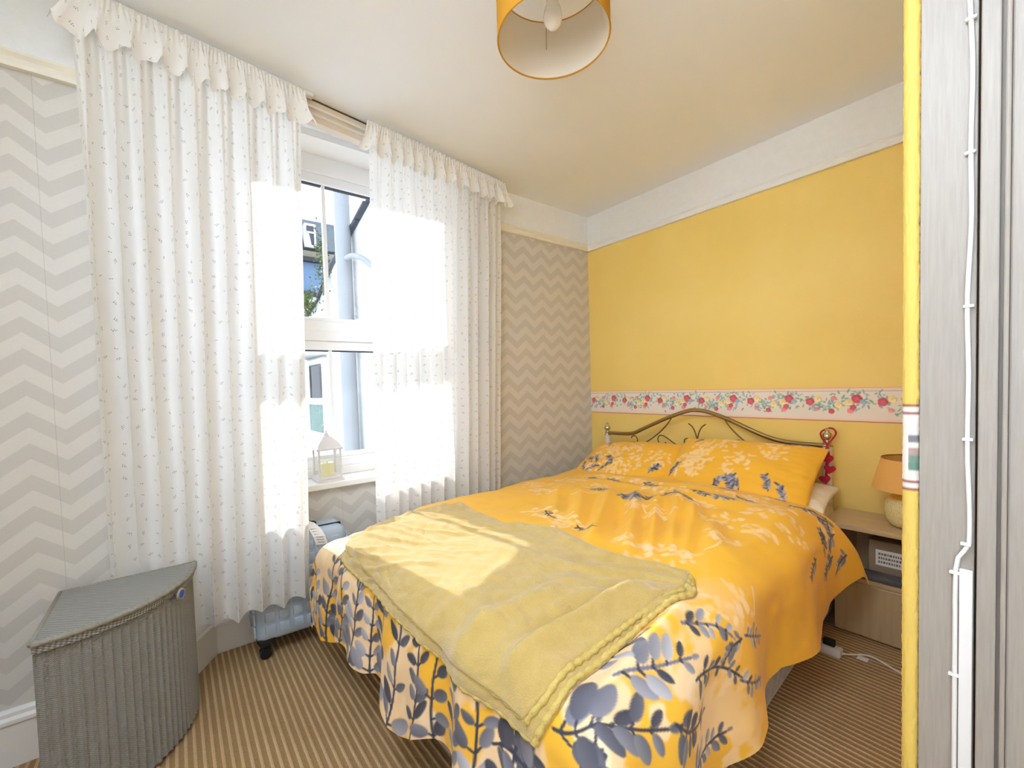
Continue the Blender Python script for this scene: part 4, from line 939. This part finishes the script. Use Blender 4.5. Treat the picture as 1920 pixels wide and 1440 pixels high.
# ivy and buddleia growing along the verge
def foliage(loc, label, n, sp, cat='plant', ls=.07):
    root = thing('climbing_plant', loc, label, cat, group=None); m_ = MB(); r = random.Random(int(loc[0]*-100))
    for k in range(n):
        c = Vector((r.gauss(0, sp[0]), r.gauss(0, sp[1]), r.gauss(0, sp[2]))); a = Vector((r.uniform(-1, 1), r.uniform(-1, 1), r.uniform(-1, 1))).normalized(); b2 = a.cross(Vector((r.uniform(-1, 1), r.uniform(-1, 1), 1))).normalized(); l_ = ls*r.uniform(.6, 1.3)
        m_.add([c-a*l_, c-b2*l_*.5, c+a*l_, c+b2*l_*.5], [(0, 1, 2, 3)])
    o_ = m_.build('foliage', M['leaf'], root); o_['kind'] = 'stuff'
    MB().tube([(0, 0, -sp[2]*2.2), (.03, 0, 0), (0, .02, sp[2])], .015, 5).build('stem', M['stone'], root, True)
foliage((-6.05, GY-.12, 2.78), 'low leafy climber where the white gable verge begins', 700, (.26, .05, .10), ls=.03)
foliage((-4.95, GY-.1, 3.25), 'tall straggly plant growing up beside the soil pipe', 420, (.10, .05, .24), ls=.028)
# far house with mansard roof
fx = -20
fh = thing('far_house', (fx, 4, -3), 'distant house with dark mansard roof above a pale blue wall', 'building')
def FW(m_): m_.v = [(x-fx, y-4, z+3) for x, y, z in m_.v]; return m_
FW(MB().box(fx-6, fx, -8, 9, -3, 5.95)).build('lower_wall', M['render'], fh)
FW(MB().box(fx-6, fx+.05, -8, 9, 5.95, 7.5)).build('blue_wall', M['blue_wall'], fh)
FW(MB().box(fx-6, fx+.3, -8, 9, 5.8, 6.0)).build('string_course', M['dark_slate'], fh)
FW(MB().box(fx-6, fx+.35, -8, 9, 7.42, 7.62)).build('gutter', M['dark_slate'], fh)
FW(MB().box(fx-6, fx+.15, -8, 9, 7.62, 7.95)).build('parapet', M['stone'], fh)
FW(MB().prism([(fx+.05, 7.95), (fx-.5, 9.3), (fx-6, 9.3), (fx-6, 7.95)], 1, -8, 9)).build('mansard_roof', M['dark_slate'], fh)
FW(MB().box(fx-6, fx-.1, -8, 9, 9.25, 9.5)).build('eaves', M['grey_clad'], fh)
FW(MB().box(fx-1, fx+.12, 3.15, 4.25, 8.1, 9.25)).build('dormer_panel', M['grey_clad'], fh)
for (y0, y1) in ((2.62, 3.12), (4.22, 5.2), (.6, 1.6)):
    wf = MB()
    for a in ((y0, y0+.07, 8.15, 9.25), (y1-.07, y1, 8.15, 9.25), (y0+.07, y1-.07, 8.15, 8.24), (y0+.07, y1-.07, 9.17, 9.25), (y0+.07, y1-.07, 8.82, 8.88)): wf.box(fx-.6, fx+.16, a[0], a[1], a[2], a[3])
    wo = FW(wf).build('dormer_window', M['upvc'], fh)
    FW(MB().box(fx-.6, fx+.08, y0+.07, y1-.07, 8.24, 9.17)).build('pane', M['dark_glass'], wo)
    FW(MB().prism([(y0+.09, 8.25), (y0+.30, 8.25), (y0+.2, 8.8), (y0+.09, 8.8)], 0, fx+.082, fx+.10)).build('net_curtain', M['net'], wo)
struct(MB().box(-60, -.35, -40, 40, -3.2, -3).build('ground', M['ground']))
